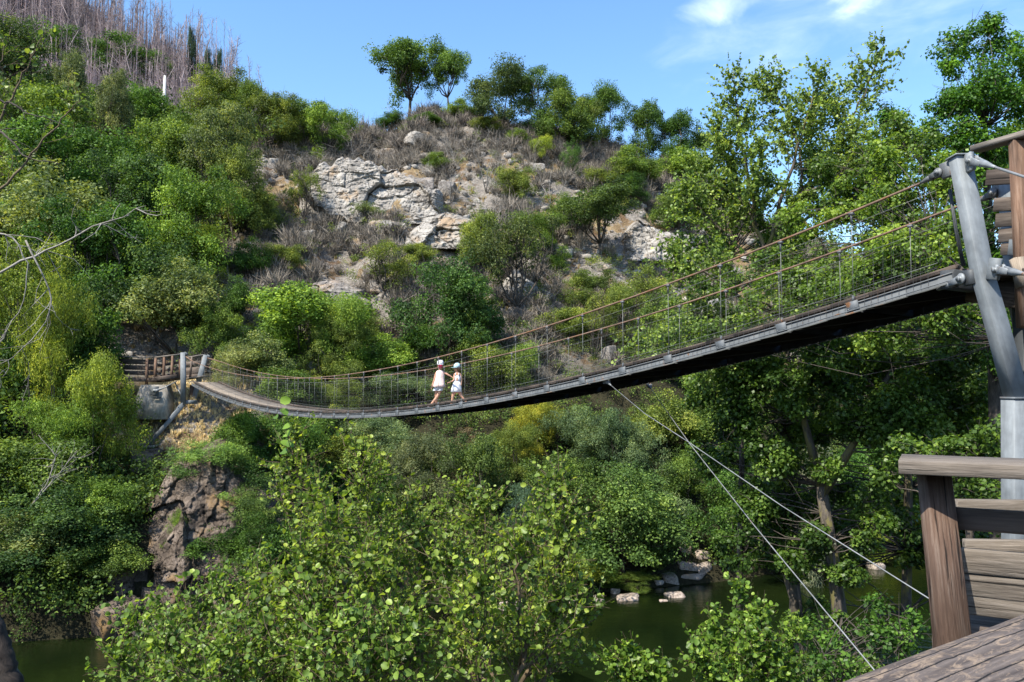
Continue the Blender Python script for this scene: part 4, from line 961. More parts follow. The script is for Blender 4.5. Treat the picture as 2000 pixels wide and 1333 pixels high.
# ---------------------------------------------------------------- single trees and shrubs on the far side
OAK = (.052, .100, .020); DK = (.040, .088, .018); MID = (.076, .125, .028); LIME = (.165, .220, .034); BRT = (.092, .160, .030); GRY = (.095, .130, .052); SIL = (.17, .20, .10); BLU = (.095, .145, .075); YEL = (.190, .205, .030); OLV = (.100, .138, .032)
PL = [ # kind, cx, top, base, width, colour, label, Y
 ('umbrella', 795, 78, 245, 140, OAK, 'left and larger of the twin spreading trees alone on the crest', None),
 ('umbrella', 874, 93, 235, 84, OAK, 'right and smaller of the twin spreading trees alone on the crest', None),
 ('round', 985, 132, 268, 120, (.045, .072, .03), 'leftmost oak of the row along the crest right of the twin trees', None),
 ('round', 1050, 136, 275, 84, OAK, 'tall narrow oak behind the leftmost oak of the crest row', None),
 ('round', 1098, 168, 292, 96, MID, 'mid green oak in the middle of the crest row', None),
 ('round', 1178, 172, 300, 86, OAK, 'dark upright oak with clear sky on its right in the crest row', None),
 ('round', 1140, 205, 300, 70, OLV, 'olive green tree filling the gap in the crest row', None),
 ('round', 1254, 207, 318, 80, OAK, 'first dark oak right of the sky gap on the crest', None),
 ('round', 1318, 226, 322, 92, DK, 'wide dark oak right of the sky gap on the crest', None),
 ('round', 1368, 258, 335, 60, OAK, 'last small oak at the right end of the crest', None),
 ('bush', 905, 196, 242, 62, MID, 'green bush on the crest under the right twin tree', None),
 ('bush', 768, 222, 252, 56, DK, 'dark bush at the foot of the left twin tree', None),
 ('bush', 838, 225, 252, 60, DK, 'dark bush between the trunks of the twin trees', None),
 ('bush', 950, 228, 268, 50, OLV, 'olive bush at the foot of the leftmost crest oak', None),
 ('bush', 1052, 270, 318, 44, LIME, 'bright lime bush just below the crest row of oaks', None),
 ('bush', 1012, 255, 290, 44, MID, 'green bush left of the bright lime bush below the crest', None),
 ('loose', 1118, 270, 362, 44, DK, 'thin lone dark tree with bare stem below the crest row', None),
 ('bush', 1245, 288, 372, 100, MID, 'round green bush below the sky gap', None),
 ('bush', 1185, 330, 385, 60, OLV, 'small olive bush left of the round green bush below the sky gap', None),
 ('bush', 1330, 296, 372, 90, BRT, 'leafy green bush behind the tip of the tall alder', None),
 ('round', 1335, 355, 462, 96, MID, 'green tree at the right of the bare slope beside the tall alder', None),
 ('round', 1230, 345, 400, 60, DK, 'small dark tree between the round green bush and the slope oak', None),
 ('oak', 1165, 362, 500, 150, (.055, .092, .028), 'broad spreading slope oak with dark trunk right of centre', None),
 ('loose', 1012, 412, 640, 150, (.058, .082, .028), 'tall open dark-stemmed tree in the middle of the slope', None),
 ('bush', 1075, 498, 535, 50, BRT, 'small bright bush right of the dark-stemmed tree', None),
 ('round', 1150, 535, 622, 78, (.085, .125, .03), 'yellow green small tree above the hanging cables in mid-slope', None),
 ('loose', 1248, 512, 650, 120, OLV, 'thin olive tree behind the bridge cables right of centre', None),
 ('loose', 712, 395, 450, 60, GRY, 'nearly bare twiggy tree in front of the broad rock face', None),
 ('loose', 590, 328, 450, 66, OLV, 'small multi-stemmed tree at the left end of the rock face', None),
 ('round', 876, 502, 712, 165, (.036, .078, .022), 'large dark green tree in the middle of the picture above the bridge', None),
 ('loose', 745, 470, 590, 110, OLV, 'thin olive tree with open twigs left of the large dark green tree', None),
 ('bush', 815, 475, 530, 70, OLV, 'dusty olive bush above the large dark green tree', None),
 ('bush', 490, 468, 560, 66, DK, 'dark ivy-like bush on the slope left of the bare ground', None),
 ('bush', 455, 545, 640, 70, DK, 'dark bush below the ivy-like bush left of the bare ground', None),
 ('round', 500, 360, 470, 80, OLV, 'dull green small tree at the upper left edge of the bare ground', None),
 ('round', 590, 556, 735, 195, BRT, 'bright green leafy tree above the sagging middle of the bridge', None),
 ('bush', 505, 655, 760, 110, GRY, 'grey green rounded shrub behind the left part of the netting', None),
 ('feather', 455, 675, 790, 70, SIL, 'pale silvery plumed shrub just right of the far left tower', None),
 ('feather', 660, 625, 770, 110, (.085, .125, .03), 'yellowish feathery shrub above the middle of the bridge', None),
 ('bush', 740, 660, 760, 120, BRT, 'green bush left of the two walkers behind the cables', None),
 ('feather', 775, 730, 830, 120, BLU, 'blue grey shrub behind the netting left of the walkers', None),
 ('bush', 980, 680, 790, 90, OLV, 'olive bush right of the walkers behind the netting', None),
 ('bush', 1015, 672, 760, 60, BRT, 'bright bush hanging on the orange ground right of the walkers', None),
 ('bush', 560, 720, 820, 130, MID, 'green shrub behind the netting in the sagging part', None),
 ('feather', 640, 735, 850, 110, OLV, 'olive feathery shrub just over the lowest part of the deck', None),
 ('round', 660, 575, 740, 90, (.10, .16, .03), 'slim bright tree between the bright green leafy tree and the dark green tree', None),
 ('bush', 700, 620, 700, 90, OLV, 'olive green bush low on the slope left of the dark green tree', None),
 ('bush', 820, 640, 720, 80, DK, 'dark bush at the left foot of the large dark green tree', None),
 ('round', 925, 590, 730, 90, MID, 'mid green tree leaning on the right of the large dark green tree', None),
 ('round', 940, 410, 540, 80, OLV, 'olive tree left of the tall open dark-stemmed tree', None),
 ('round', 1060, 415, 520, 80, MID, 'green crown right of the tall open dark-stemmed tree', None),
 ('bush', 1100, 380, 440, 60, MID, 'green bush at the left foot of the spreading slope oak', None),
 ('bush', 1120, 600, 680, 90, OLV, 'olive bush on the slope above the river stay fixing', None),
 ('round', 1200, 560, 690, 80, OLV, 'dull green tree behind the cables above the river stay fixing', None),
 ('round', 1300, 570, 740, 110, MID, 'green tree behind the netting left of the tall alder', None),
 ('round', 1380, 620, 800, 120, MID, 'green tree under the cables left of the tall alder', None),
 ('bush', 1290, 770, 900, 130, OLV, 'olive green bush below the deck beside the crossing stays', None),
 ('bush', 1380, 760, 900, 130, MID, 'green bush under the deck behind the crossing stays', None),
 ('bush', 560, 480, 540, 60, OLV, 'low olive bush at the left margin of the bare slope', None),
 ('round', 540, 590, 720, 90, DK, 'dark tree at the left of the bright green leafy tree', None),
 ('round', 420, 590, 720, 90, MID, 'green tree behind the far left tower', None),
 ('bush', 1010, 330, 400, 60, OLV, 'olive bush among grey scrub in the upper middle slope', None),
 ('bush', 850, 300, 345, 60, MID, 'low green bush above the rough grey boulder', None),
 # left wooded hill
 ('round', 585, 196, 300, 100, MID, 'bright-topped tree at the right end of the left hill skyline', None),
 ('round', 636, 205, 315, 84, BRT, 'glossy green tree overhanging the scrub at the right end of the left hill', None),
 ('round', 530, 192, 300, 90, OLV, 'olive tree on the left hill skyline', None),
 ('round', 430, 150, 262, 110, OLV, 'pale olive tree on the left hill skyline below the burnt trunks', None),
 ('round', 480, 168, 270, 84, MID, 'mid green tree beside the pale olive skyline tree', None),
 ('round', 236, 80, 210, 140, DK, 'dark bushy tree on the left skyline in front of the burnt wood', None),
 ('round', 120, 55, 190, 140, DK, 'dark rounded tree near the top left corner', None),
 ('round', 20, 38, 180, 130, (.036, .062, .02), 'tree at the very top left edge below the burnt wood', None),
 ('round', 262, 170, 290, 110, DK, 'deep green tree under the dark skyline tree', None),
 ('bush', 320, 205, 260, 60, MID, 'small green bush at the foot of the white dead trunk', None),
 ('tall', 146, 98, 330, 84, (.095, .125, .05), 'upright silvery tipped tree on the left hill, the nearer to the corner', None),
 ('tall', 218, 140, 350, 80, (.11, .14, .06), 'second upright silvery tipped tree on the left hill', None),
 ('round', 60, 170, 380, 190, MID, 'broad mid green tree on the upper left edge', None),
 ('round', 120, 230, 450, 200, DK, 'large dark green tree left of the silvery tipped trees', None),
 ('round', 330, 222, 400, 130, MID, 'full green tree in the middle of the wooded hill', None),
 ('tall', 425, 214, 440, 150, (.085, .115, .045), 'big tree with pale fluttering leaves at the right of the wooded hill', None),
 ('round', 250, 300, 500, 170, (.042, .085, .024), 'rich green tree under the silvery tipped trees', None),
 ('round', 380, 350, 560, 150, BRT, 'vivid green tree below the pale fluttering tree', None),
 ('round', 455, 300, 470, 90, OLV, 'dusky olive tree at the right edge of the wood', None),
 ('bush', 60, 320, 560, 230, GRY, 'broad grey green thicket on the left edge', None),
 ('round', 190, 410, 650, 200, DK, 'very dark tree above the far walkway', None),
 ('round', 300, 470, 680, 160, (.045, .085, .026), 'dark leafy tree behind the far walkway', None),
 ('bush', 345, 520, 690, 170, GRY, 'grey green dome-shaped shrub above the far left tower', None),
 ('feather', 385, 440, 560, 110, LIME, 'yellow green young growth above the dome-shaped shrub', None),
 ('round', 130, 560, 800, 190, DK, 'shaded dark tree left of the far walkway', None),
 ('tall', 40, 470, 860, 150, (.15, .205, .034), 'tall lime green feathery tree on the left edge', 35.5),
 ('feather', 105, 560, 900, 110, LIME, 'slender lime shrub beside the tall lime green tree', 34),
 ('feather', 180, 700, 930, 118, (.15, .205, .034), 'bright lime bushy tree in front of the far walkway', 33.5),
 ('feather', 130, 770, 960, 130, BRT, 'green leafy shrub under the bright lime bushy tree', 33),
 ('bush', 60, 860, 1060, 180, MID, 'dull green shrub with dead twigs on the left edge', 31.5),
 ('round', 185, 930, 1130, 120, BRT, 'fresh green shrub left of the river cliff', 31.2),
 ('round', 110, 950, 1200, 200, (.04, .08, .026), 'wide dark green shrub low on the left bank', 30.2),
 ('bush', 20, 1010, 1230, 160, GRY, 'greyish shrub at the lower left edge above the dark water', 29.6),
 ('bush', 210, 1050, 1200, 120, MID, 'leafy shrub leaning on the cliff at its left foot', 30),
 ('feather', 425, 862, 1010, 165, (.088, .160, .045), 'soft light green feathery tree crowning the river cliff', 33.8),
 ('feather', 470, 960, 1090, 110, (.085, .145, .045), 'lower light green feathery branch hanging over the cliff', 33.0),
 ('bush', 470, 805, 900, 80, BRT, 'leafy green shrub under the left end of the deck', 35.5),
 ('round', 515, 815, 1010, 120, DK, 'dark shaded tree under the sagging left part of the deck', 36),
 ('bush', 425, 1030, 1180, 110, DK, 'dark shaded bush on the cliff under the soft light green tree', 32.0),
 ('feather', 500, 1010, 1150, 120, DK, 'dark hanging branch at the right end of the river cliff', 32.0),
 ('bush', 555, 1030, 1200, 130, DK, 'dark bush at the water between the cliff and the foreground alder', 31.8),
 ('feather', 345, 1000, 1060, 50, BRT, 'small green fern tuft growing on the river cliff', 31.6),
 # waterside belt below the bridge
 ('round', 585, 820, 1000, 130, BRT, 'green tree under the lowest part of the deck', None),
 ('feather', 740, 815, 930, 120, BLU, 'blue grey wattle under the deck left of the walkers', None),
 ('bush', 690, 850, 960, 120, OLV, 'olive bush under the lowest part of the deck', None),
 ('feather', 830, 850, 1000, 120, (.085, .11, .06), 'pale grey green wattle under the walkers', None),
 ('bush', 905, 840, 900, 70, (.10, .085, .06), 'brownish half-dead shrub under the walkers', None),
 ('round', 935, 860, 1040, 110, (.07, .11, .032), 'green tree below the brownish half-dead shrub', None),
 ('feather', 1050, 785, 900, 90, YEL, 'yellow green broom bush under the deck right of the walkers', None),
 ('feather', 1010, 830, 940, 90, OLV, 'olive broom left of the yellow green broom bush', None),
 ('feather', 1130, 805, 960, 120, BLU, 'blue grey wattle under the orange bare ground', None),
 ('tall', 1205, 800, 980, 90, (.06, .10, .05), 'slender dark wattle below the river stay fixing', None),
 ('feather', 1250, 830, 990, 120, BLU, 'blue green wattle left of the dark alders', None),
 ('feather', 1035, 945, 1060, 100, (.055, .10, .075), 'bluest feathery wattle in the middle of the waterside belt', None),
 ('round', 1100, 900, 1080, 120, MID, 'leafy green tree between two blue wattles', None),
 ('round', 1215, 905, 1130, 190, (.062, .110, .03), 'large rounded green tree overhanging the far bank stones', None),
 ('bush', 1130, 1020, 1120, 100, DK, 'dark bush at the left foot of the large rounded waterside tree', None),
 ('feather', 1105, 1085, 1160, 110, LIME, 'lime green ferns at the water left of the pink stones', None),
 ('feather', 1180, 1105, 1160, 90, BRT, 'green ferns at the water above the low pink stones', None),
 ('feather', 1240, 1120, 1165, 70, (.10, .155, .035), 'small arching grass clump at the water edge', None),
 ('feather', 1275, 1075, 1130, 60, OLV, 'dry olive ferns behind the far bank stones', None),
 ('bush', 1300, 960, 1060, 90, BLU, 'dark blue green bush above the shaded bank hollow', None),
 ('round', 1345, 880, 1030, 120, MID, 'green tree over the shaded bank hollow', None),
 ('feather', 1590, 870, 980, 80, (.13, .16, .12), 'pale silvery wattle glimpsed between the dark alders', 37),
 ('feather', 1670, 1020, 1090, 120, LIME, 'bright lime ferns lit by the sun behind the alder trunks', None),
 ('feather', 1775, 990, 1080, 90, YEL, 'yellow green fern bank beside the wooden corner post', None),
 ('feather', 1570, 1060, 1120, 80, BRT, 'green ferns between the two mossy alder trunks', None),
 ('round', 1450, 900, 1120, 150, DK, 'dark leafy tree at the water right of the bank hollow', None),
 ('round', 1720, 850, 1060, 200, DK, 'dark tree on the far bank behind the steel post', None),
 ('round', 1880, 840, 1060, 220, DK, 'dark tree on the far bank at the right edge', None),
 ('round', 1560, 960, 1100, 160, DK, 'low dark tree on the far bank between the alder trunks', None),
]
seen = set()
for k, cx_, t_, b_, w_, c_, lab, Y_ in PL:
    assert lab not in seen, lab
    seen.add(lab)
    nm = {'umbrella': 'oak_tree', 'oak': 'oak_tree', 'round': 'broadleaf_tree', 'loose': 'open_tree', 'tall': 'slender_tree', 'bush': 'bush', 'feather': 'feathery_shrub'}[k]
    j = 1.08+rng.normal()*.07
    plant_px(nm, k, cx_, t_, b_, w_, (c_[0]*j*1.14, c_[1]*j*1.03, c_[2]*j), lab, 'tree' if k not in ('bush', 'feather') else 'shrub', Y=Y_, group='trees and shrubs of the far hillside')

# bare burnt shrubs standing out on the slope
def bare_tree(p, h, w, seed, label, mat='bark', name='bare_shrub', group='leafless burnt shrubs on the slope'):
    r = np.random.default_rng(seed); mb = MB(); tw_ = MB(); p = np.asarray(p, float)
    for k in range(r.integers(3, 6)):
        a = r.random()*6.28; e = np.array((math.cos(a)*w*.45*r.random()**.5, math.sin(a)*w*.45*r.random()**.5, h*(.7+.3*r.random())))
        pl = limb((0, 0, -.1), e, .08, 6)
        mb.tube(p+pl, np.linspace(.022*h**.7, .005, 6), 5)
        for q in range(9):
            b = pl[r.integers(1, 6)]; e2 = b+np.array((r.normal()*.25*w, r.normal()*.25*w, abs(r.normal())*.3*h)); l2 = limb(b, e2, .1, 4); tw_.tube(p+l2, np.linspace(.012, .003, 4), 3, False)
            for z in range(4):
                c = l2[r.integers(1, 4)]; tw_.tube(p+limb(c, c+np.array((r.normal()*.14*w, r.normal()*.14*w, abs(r.normal())*.16*h)), .1, 3), np.linspace(.007, .002, 3), 3, False)
    o = empty(name, p, label, 'shrub', group); mb.build('stem', M[mat], o); tw_.build('twigs', M[mat], o); return o
for i, (x, t_, b_, w_, mt, lab) in enumerate([
    (640, 485, 545, 70, 'bark', 'spiky black burnt shrub left of the pale scree'), (700, 360, 430, 90, 'bark', 'dark twiggy burnt shrub against the left of the broad rock face'),
    (610, 395, 450, 40, 'bark', 'thin burnt shrub at the left foot of the rock face'), (835, 370, 420, 80, 'bark', 'leafless grey tree right of the rock face'),
    (950, 300, 380, 110, 'bark_grey', 'tangled pale leafless shrub in the upper middle of the slope'), (880, 330, 400, 80, 'bark_grey', 'whitish leafless shrub above the split boulder'),
    (960, 380, 460, 120, 'bark_grey', 'wide pale leafless shrub right of the split boulder'), (1075, 310, 400, 110, 'bark_grey', 'grey leafless thicket below the lime bush'),
    (890, 265, 330, 90, 'bark_grey', 'grey leafless shrub on the upper slope under the right twin tree'), (1180, 300, 380, 90, 'bark', 'dark leafless shrub left of the round green bush'),
    (1160, 590, 700, 60, 'bark', 'leafless dark shrub behind the cables on orange ground'), (1290, 540, 640, 70, 'bark', 'leafless dark shrub behind the cables near the tall alder'),
    (700, 270, 330, 110, 'bark_grey', 'grey leafless thicket left under the twin trees'), (620, 300, 345, 90, 'bark_grey', 'pale leafless thicket above the rock face at its left'),
    (770, 560, 620, 60, 'bark', 'small black burnt shrub left of the large dark green tree'), (1060, 610, 690, 90, 'bark', 'burnt shrub between the dark-stemmed tree and the cables'),
    (1400, 440, 540, 90, 'bark', 'dark leafless shrub half hidden by the tall alder'), (770, 195, 240, 44, 'bark_grey', 'pale leafless sapling left of the twin trees on the crest')]):
    p = ground_at(x, b_); bare_tree(p, (b_-t_)*p[1]/1556, w_*p[1]/1556, 700+i, lab, mt)

# burnt wood on the far ridge
def burnt(seed):
    r = np.random.default_rng(seed); mb = MB(); tw_ = MB(); h = 1.0
    pl = np.array([(r.normal()*.004*k, r.normal()*.004*k, k/6) for k in range(7)]); mb.tube(pl, np.linspace(.011, .002, 7), 5)
    for k in range(26):
        z = .25+.72*r.random()**.8; a = r.random()*6.28; L_ = .085*(1.15-z)+.02; b = np.array((0, 0, z)); e = b+np.array((math.cos(a)*L_, math.sin(a)*L_, L_*(.6+.9*r.random())))
        tw_.tube(np.array((b, e)), (.0022, .0006), 3, False)
        for q in range(3): f_ = b+(e-b)*r.random(); tw_.tube(np.array((f_, f_+r.normal(size=3)*.025+(0, 0, .02))), (.0013, .0005), 3, False)
    out = []
    for m in (mb, tw_):
        V = np.concatenate(m.V); L = np.concatenate(m.L); out.append(npmesh('trunk', V, [np.array(m.F4, int).reshape(-1, 4), np.array(m.F3, int).reshape(-1, 3)], M['bark_burnt'], False, L*10))
    return out
BU = [burnt(800+i) for i in range(6)]
cnt = 0; rb = np.random.default_rng(44)
rows = []
while len(rows) < 285:
    px_ = rb.uniform(-70, 520) if rb.random() < .86 else rb.uniform(520, 760); Y_ = rb.uniform(132, 215)
    X_ = (px_-1000)/1556*Y_; z_ = float(H(X_, Y_)); rows.append((X_, Y_, z_))
for X_, Y_, z_ in rows:
    m = BU[rb.integers(6)]; o = empty('burnt_tree', (X_, Y_, z_-.5), 'tall straight burnt leafless trunk in the dead wood on the far ridge', 'tree', 'burnt trees on the far ridge')
    h = rb.uniform(14, 24) if X_ < -66 else rb.uniform(7, 13); o.scale = (h*1.15, h*1.15, h); o.rotation_euler = (rb.normal()*.03, rb.normal()*.03, rb.random()*6.28)
    link('trunk', m[0], o); link('branches', m[1], o)
# fine dead brush between them
P = []
while len(P) < 3000:
    px_ = rb.uniform(-90, 440); Y_ = rb.uniform(125, 212); X_ = (px_-1000)/1556*Y_; P.append((X_, Y_, float(H(X_, Y_))))
def bthin(seed):
    r = np.random.default_rng(seed); V = []; F = []; T = []
    def q4(a_, b_, w0, w1, tt):
        for sd in ((1, 0, 0), (0, 1, 0)):
            sd = np.array(sd, float); i = len(V); V.extend([a_-sd*w0, a_+sd*w0, b_+sd*w1, b_-sd*w1]); F.append((i, i+1, i+2, i+3)); T.extend([tt]*4)
    tp_ = np.array((r.normal()*.02, r.normal()*.02, 1.)); tt = r.random(); q4(np.zeros(3), tp_, .0055, .0015, tt)
    for k in range(18):
        z = .25+.72*r.random(); b = tp_*z; e = b+np.array((r.normal()*.05, r.normal()*.05, .06)); q4(b, e, .0018, .0006, tt)
    return np.array(V), np.array(F), np.array(T)
stuff('burnt_wood', np.array(P), [bthin(900+i) for i in range(5)], (11., 21.), 'twig', (.30, .245, .25), 'countless thin burnt trunks crowding the far ridge', 'wood')
P = []
while len(P) < 2400:
    px_ = rb.uniform(-90, 780); Y_ = rb.uniform(125, 215); X_ = (px_-1000)/1556*Y_; P.append((X_, Y_, float(H(X_, Y_))))
stuff('dead_brush', np.array(P), tw, (3.5, 8.0), 'twig', (.26, .22, .22), 'purplish grey dead brush between the burnt trunks of the far ridge', 'brush', zs=1.4)
for x, t_, b_, lab in ((361, 54, 130, 'lone surviving green tuft of a thin tree over the burnt ridge, the highest'), (395, 98, 150, 'left of the two small dark eucalypts on the ridge edge'), (411, 96, 155, 'right and taller of the two small dark eucalypts on the ridge edge'), (663, 218, 262, 'small distant dark tree on the far skyline left of the knoll')):
    Y_ = 190.; X_ = (x-1000)/1556*Y_; z_ = float(H(X_, Y_)); tp_ = at(x, t_, Y_)[2]
    plant('slender_tree', 'tall', (X_, Y_, z_), tp_-z_, 3.2, (.035, .06, .035), lab, 'tree', group='survivor trees on the far ridge', var=0)
q2 = at(322, 148, 98); q1 = at(318, 225, 98); q1[2] = min(q1[2], float(H(q1[0], q1[1])))
o = empty('dead_trunk', q1, 'smooth white dead trunk standing above the green wood on the left hill', 'tree'); MB().tube([q1, (q1+q2)/2, q2], (.34, .28, .14), 8).build('trunk', M['bark_white'], o)

# ---------------------------------------------------------------- branching trees of the near banks
def grow_tree(stems, seed, lv, leafsize, tw_len, per_twig, trunk_mb, twig_mb, side=5, up=.25, droop=0., spread=.75, start=.2, shape='r', tfun=None):
    """stems: list of (points, r0, r1). Side branches, twigs on those, leaves along the twigs."""
    r = np.random.default_rng(seed); LP = []; LN = []; LT = []
    def seg(base, d, L_, r0, level, sides):
        n = 5; pts = [base]; dd = d
        for k in range(n-1):
            dd = unit(dd+r.normal(size=3)*.16+np.array((0, 0, up*.25-droop*.2))); pts.append(pts[-1]+dd*L_/(n-1))
        return np.array(pts)
    for pts, r0, r1 in stems:
        pts = np.asarray(pts, float)
        # resample the stem smoothly
        t = np.linspace(0, len(pts)-1, 22); P = np.stack([np.interp(t, range(len(pts)), pts[:, i]) for i in range(3)], 1)
        P[1:-1] = (P[:-2]+2*P[1:-1]+P[2:])/4; Ls = np.linalg.norm(np.diff(P, axis=0), axis=1).sum(); P[1:-1] += r.normal(size=P[1:-1].shape)*Ls*.006
        trunk_mb.tube(P, np.linspace(r0, r1, 22), 7)
        nb = int(Ls*side); 
        for i in range(nb):
            f = start+(1-start)*((i+r.random())/nb); k = min(int(f*21), 20); b = P[k]+(P[k+1]-P[k])*(f*21-k); ax_ = unit(P[k+1]-P[k])
            a = r.normal(size=3); a = unit(a-ax_*np.dot(a, ax_)); d = unit(a*spread+ax_*.55+np.array((0, 0, up)))
            L1 = tw_len[0]*(1.15-.93*f)*(.6+.7*r.random()); 
            if lv >= 2:
                br_ = seg(b, d, L1, 0, 1, 5); twig_mb.tube(br_, np.linspace(max(r1*.8, r0*.22*(1-f)+r1*.3), .0022, 5), 4, False)
                nt_ = max(3, int(L1*tw_len[2]))
                for j in range(nt_):
                    g_ = .2+.8*(j+r.random())/nt_; kk = min(int(g_*4), 3); b2 = br_[kk]+(br_[kk+1]-br_[kk])*(g_*4-kk); ax2 = unit(br_[kk+1]-br_[kk])
                    a2 = r.normal(size=3); a2 = unit(a2-ax2*np.dot(a2, ax2)); d2 = unit(a2*.8+ax2*.8+np.array((0, 0, up*.6)))
                    tw2 = seg(b2, d2, tw_len[1]*(.5+.8*r.random()), 0, 2, 3); twig_mb.tube(tw2[::2], (.0035, .0025, .0012), 3, False)
                    put(tw2, r, LP, LN, LT, per_twig)
                put(br_[2:], r, LP, LN, LT, per_twig)
            else:
                tw2 = seg(b, d, L1, 0, 2, 3); twig_mb.tube(tw2, np.linspace(.004, .0012, 5), 3, False); put(tw2, r, LP, LN, LT, per_twig)
        put(P[-4:], r, LP, LN, LT, per_twig)
    P = np.array(LP); Nn = np.array(LN); T = np.clip(np.array(LT), 0, 1); S = leafsize*(.4+1.0*r.random(len(P))**1.3)
    return leaves(P, Nn, S, shape, T, np.array((0, 0, -.25)))
def put(pl, r, LP, LN, LT, n):
    base = .5+.13*r.normal()
    for i in range(n):
        f = (i+r.random()*.8)/n*(len(pl)-1); k = min(int(f), len(pl)-2); p = pl[k]+(pl[k+1]-pl[k])*(f-k)
        LP.append(p+r.normal(size=3)*.012); LN.append(r.normal(size=3)*.75+np.array((-.15, .0, .5))); LT.append(base+.22*r.normal()+(.15 if i > n-3 else 0))
def alder(name, stems, seed, label, color, origin, **kw):
    o = empty(name, origin, label, 'tree', kw.pop('group', None)); tm, tw_ = MB(), MB(); bk = kw.pop('bark', 'bark_moss')
    lf = grow_tree(stems, seed, kw.pop('lv', 2), kw.pop('leaf', .075), kw.pop('tw', (1.2, .45, 7)), kw.pop('per', 9), tm, tw_, **kw)
    og = np.array(o.location)
    tm.build('trunk', M[bk], o, smooth=True); tw_.build('twigs', M['bark_twig'] if bk == 'bark_twig' else M['bark'], o)
    link('foliage', leafmesh('foliage', [(lf[0]-og, lf[1], lf[2])], M['leaf_gloss']), o, None, color)
    return o, len(lf[2])
def S(pts, r0, r1): return ([at(x, y, Y) for x, y, Y in pts], r0, r1)
def foot_of(x, y, Y):
    p = at(x, y, Y); p[2] = float(H(p[0], p[1]))-.2; return p
AC = (.085, .14, .02); ACY = (.135, .19, .048); ACD = (.060, .105, .020); ACB = (.07, .14, .022)
def mass_tree(name, stems, blobs, seed, label, color, leaf=.078, per=420, bark_='bark', sub=5, up=.5, aspect=.8, group=None, lim=True, shell=.35):
    """tree whose crown is given as clumps (px, py, distance, radius in metres), joined to its stems by limbs"""
    global rng
    keep = rng; rng = np.random.default_rng(seed); tm = MB(); lm_ = MB() if name in ('alder_tree', 'broadleaf_tree') else tm; C_ = []; rad = []
    for x, y, Y, r_ in blobs:
        c = at(x, y, Y)
        k = max(4, int(r_*9)); d = rng.normal(size=(k, 3)); d /= np.linalg.norm(d, axis=1)[:, None]
        for q in d*(r_*.75)*rng.random((k, 1))**.4: C_.append(c+q); rad.append(.40*r_*(.6+.7*rng.random())+.14)
    C_ = np.array(C_); rad = np.array(rad); SP = []
    for pts, r0, r1 in stems:
        pts = np.array(pts); tm.tube(pts, np.linspace(r0, r1, len(pts)), 7); SP += [(p, min(r0, r1*2)) for p in pts[1:]]
        for a, b in zip(pts[1:-1], pts[2:]): SP.append(((a+b)/2, r1*1.5))
    SPp = np.array([p for p, _ in SP])
    for c in C_:
        k = np.argmin(np.linalg.norm(SPp-c, axis=1)+np.maximum(0, SPp[:, 2]-c[2])*1.5); lm_.tube(limb(SPp[k], c, .1, 5), np.linspace(min(.02, SP[k][1]*.4), .004, 5), 4)
    for _ in range(len(C_)*5):
        k = rng.integers(len(C_)); lm_.tube(limb(C_[k], C_[k]+rng.normal(size=3)*rad[k]*.8, .1, 3), (.008, .005, .002), 3, False)
    n = len(C_); P, Nn, S_, T = blob_leaves(C_, rad, per*1.25*(rad.mean()/.45)**2, leaf, .85, up, sub, shell)
    o = empty(name, stems[0][0][0], label, 'tree', group); og = np.array(o.location)
    tm.build('trunk', M[bark_], o, smooth=True); (lm_.build('branches', M['bark'], o) if lm_ is not tm else None)
    lf = leaves(P, Nn, S_, 'd', T, None, aspect)
    link('crown', leafmesh('crown', [(lf[0]-og, lf[1], lf[2])], M['leaf_gloss']), o, None, color)
    rng = keep; return o
# tall alder against the sky
ra_ = foot_of(1570, 1340, 20)
st_ = [([ra_]+[at(x, y, Y) for x, y, Y in ((1566, 1250, 20), (1552, 1080, 20), (1538, 800, 20), (1530, 600, 20), (1543, 450, 20), (1568, 370, 20.2))], .17, .075),
       S([(1530, 600, 20), (1478, 440, 20), (1450, 300, 19.6), (1432, 140, 19.4)], .07, .008), S([(1500, 480, 20), (1545, 330, 19.7), (1575, 230, 19.5), (1600, 150, 19.5)], .055, .008),
       S([(1568, 370, 20.2), (1630, 290, 20.3), (1685, 190, 20.2), (1728, 98, 20)], .05, .007), S([(1530, 560, 20), (1440, 480, 20.3), (1372, 410, 20.5), (1325, 380, 20.5)], .05, .007),
       S([(1478, 440, 20), (1425, 350, 20.5), (1402, 240, 20.5)], .04, .007), S([(1543, 450, 20), (1620, 400, 20.5), (1690, 340, 20.6), (1700, 300, 20.6)], .045, .007),
       S([(1530, 620, 20), (1440, 580, 19.5), (1360, 520, 19.2), (1318, 500, 19)], .05, .007), S([(1568, 370, 20.2), (1560, 280, 20.4), (1520, 190, 20.5), (1490, 160, 20.5)], .04, .007),
       S([(1535, 700, 20), (1450, 670, 19.4), (1350, 690, 18.6), (1245, 680, 18)], .05, .007), S([(1536, 640, 20), (1420, 640, 20.6), (1330, 600, 20.5)], .045, .007), S([(1545, 500, 20), (1460, 390, 21), (1350, 330, 21)], .04, .006),
       S([(1560, 380, 20), (1640, 350, 19.4), (1680, 240, 19.4)], .04, .006), S([(1560, 420, 20), (1610, 480, 19.4), (1650, 560, 19.4)], .04, .006)]
_, n1_ = alder('alder_tree', st_, 31, 'tall open alder reaching against the sky at the right with a pale leaning limb', ACY, ra_, leaf=.072, tw=(1.35, .45, 10), per=12, side=10, up=.15, start=.30, bark='bark_moss')
